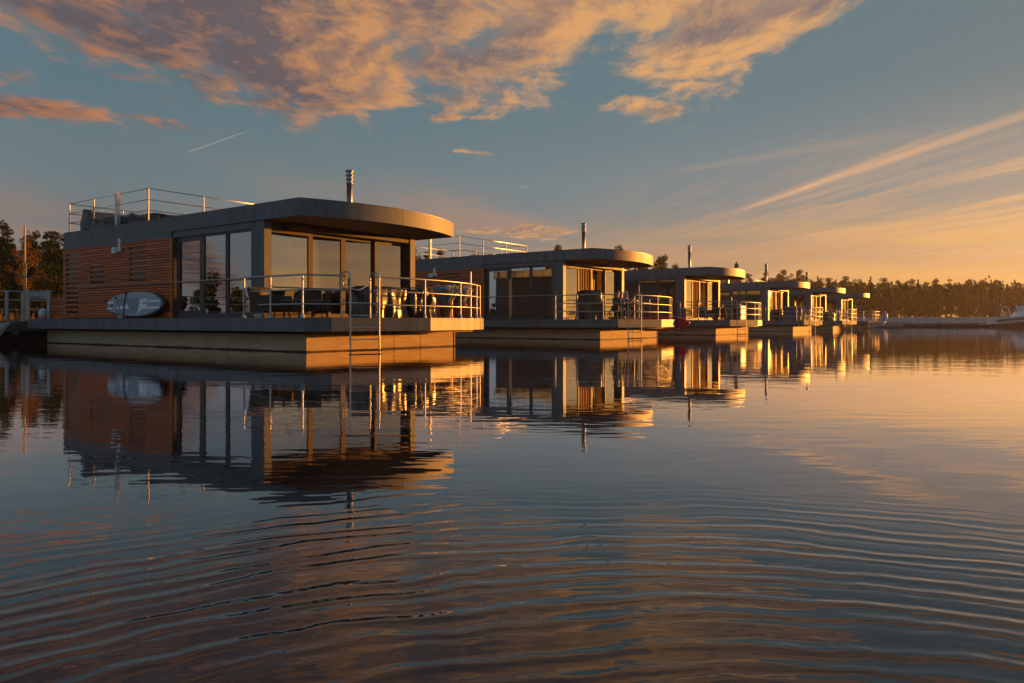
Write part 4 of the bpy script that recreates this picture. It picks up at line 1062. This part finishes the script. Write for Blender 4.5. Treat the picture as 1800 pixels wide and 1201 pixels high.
# left bank
for i in range(46):
    a = rnd.uniform(-42, -28.5); k = rnd.choice(['pine', 'pine', 'pine', 'spruce'])
    put_tree(k, a, rnd.uniform(84, 108), rnd.uniform(7.0, 9.6), 'dark %s on the left bank behind the jetty' % ('pine' if k == 'pine' else 'spruce'), 'tree', 'dark %ss on the left bank' % ('pine' if k == 'pine' else 'spruce'))
put_tree('birch', -33.4, 72, 6.6, 'golden birch behind the orange pole on the left bank', 'tree', None, 1.0)
for a, h in ((10.3, 14.0), (11.1, 15.4), (11.7, 14.6), (12.2, 13.4), (16.9, 16.8)): put_tree('pine' if h < 16 else 'spruce', a, 182, h, 'tall tree top standing clear above the roofs of the second and third houseboats' if h < 16 else 'lone pointed spruce top just right of the third houseboat roof', 'tree', 'tree tops above the second and third roofs' if h < 16 else None, 1.3)
for i, (a, r, h) in enumerate(((-35.6, 66, 4.6), (-34.6, 64, 4.0), (-32.6, 65, 4.2), (-31.4, 66, 5.2), (-30.4, 67, 5.6), (-36.8, 66, 4.4), (-38, 66, 5), (-33.4, 64, 3.2), (-31.8, 63.5, 3.2), (-29.3, 68, 4.5), (-28, 68, 5), (-40, 66, 5))):
    put_tree('bush', a, r, h, 'autumn bush on the left bank behind the gate and jetty rail', 'bush', 'bushes on the left bank')
# middle and right bank
for i in range(84):
    a = -27+49*i/83+rnd.uniform(-.4, .4); s = shore(a); k = rnd.choice(['pine', 'pine', 'spruce', 'pine'])
    put_tree(k, a, s+rnd.uniform(8, 24), (.77 + (s+14)*math.cos(R(a))*(rnd.uniform(.066, .088) if a < 12 else rnd.uniform(.058, .068))*(1.12 if rnd.random() < .12 else 1)), 'dark %s rising behind the row of houseboats' % ('pine' if k == 'pine' else 'spruce'), 'tree', '%ss behind the houseboats' % ('pine' if k == 'pine' else 'spruce'))
for i in range(105):
    a = 19+18*i/104+rnd.uniform(-.25, .25); s = shore(a); k = rnd.choice(['pine', 'pine', 'pine', 'spruce'])
    put_tree(k, a, s+rnd.uniform(14, 36), rnd.uniform(12.4, 14.8), 'tall dark %s standing out of the far woods at the right' % ('pine' if k == 'pine' else 'spruce'), 'tree', 'tall %ss of the far woods' % ('pine' if k == 'pine' else 'spruce'), 1.15)
for i in range(80):
    a = 14+23*i/79+rnd.uniform(-.3, .3); s = shore(a); k = rnd.choice(['leafy', 'leafy', 'birch'])
    put_tree(k, a, s+rnd.uniform(4, 13), rnd.uniform(8.0, 12.0), ('golden birch' if k == 'birch' else 'brownish autumn tree')+' at the foot of the far woods', 'tree', ('birches' if k == 'birch' else 'leafy trees')+' along the far shore', 1.2)
# woods beyond and round the rest of the lake, one mass
rng = np.random.default_rng(5); fw = MB()
def blob(a, r, h, n, size):
    x, y = r*math.sin(R(a)), r*math.cos(R(a)); z = ground_at(a, r); cs = []
    for k in range(7): cs.append(((x+rng.uniform(-.16, .16)*h, y+rng.uniform(-.16, .16)*h, z+h*rng.uniform(.05, .9)), (h*.18, h*.18, h*.16)))
    leaf_cloud(fw, rng, cs, n, size)
for i in range(210): a = -34+72*i/209; q = shore(a)+rng.uniform(34, 60); blob(a, q, .77+q*(.062 if a < 12 else .046)*rng.uniform(.8, 1.0), 40, .25+q*.0012)
for i in range(110): a = 55+150*i/149; blob(a, shore((a+180) % 360-180)+rng.uniform(6, 30), rng.uniform(9, 15), 30, .8)
for i in range(120): a = -165+126*i/119; blob(a, shore(a)+rng.uniform(12, 40), rng.uniform(2, 4.5) if rng.random() < .95 else 8, 95, .17)
fw.build('far_woods', 'pine_needles'); tag(bpy.data.objects['far_woods'], 'dense dark woods closing the view beyond the single trees', None, None, 'stuff')
# reeds on the left bank
rd = MB(); rr = random.Random(3)
for i in range(5200):
    a = rr.uniform(-60, 22) if i % 3 else rr.uniform(-44, -24); r = shore(a)+rr.uniform(-.5, 6); x, y = r*math.sin(R(a)), r*math.cos(R(a)); z = ground_at(a, r); h = rr.uniform(.6, 1.5); w = .05; t = rr.uniform(0, 3.14)
    lx, ly = rr.uniform(-.25, .25), rr.uniform(-.25, .25); c, s = math.cos(t)*w, math.sin(t)*w
    rd.add([(x-c, y-s, z-.2), (x+c, y+s, z-.2), (x+lx+c*.6, y+ly+s*.6, z+h), (x+lx-c*.6, y+ly-s*.6, z+h)], [(0, 1, 2, 3)])
tag(rd.build('shore_reeds', 'reed'), 'dry reeds and tall grass along the lake shore', None, None, 'stuff')

# ------------------------------------------------------------------ evening haze
hz = bpy.data.materials.new('haze'); hz.use_nodes = True; nt = NT(hz.node_tree); nt.n.clear()
out = nt.n.new('ShaderNodeOutputMaterial'); pv = nt.n.new('ShaderNodeVolumePrincipled')
pv.inputs['Color'].default_value = (1, .96, .92, 1); pv.inputs['Density'].default_value = HAZE; pv.inputs['Anisotropy'].default_value = .35
nt.l.new(pv.outputs[0], out.inputs['Volume']); M['haze'] = hz
tag(MB().box(-1000, 1000, -1000, 1000, -3.2, 26).build('haze', 'haze'), 'thin golden evening haze over the lake', None, None, 'stuff')
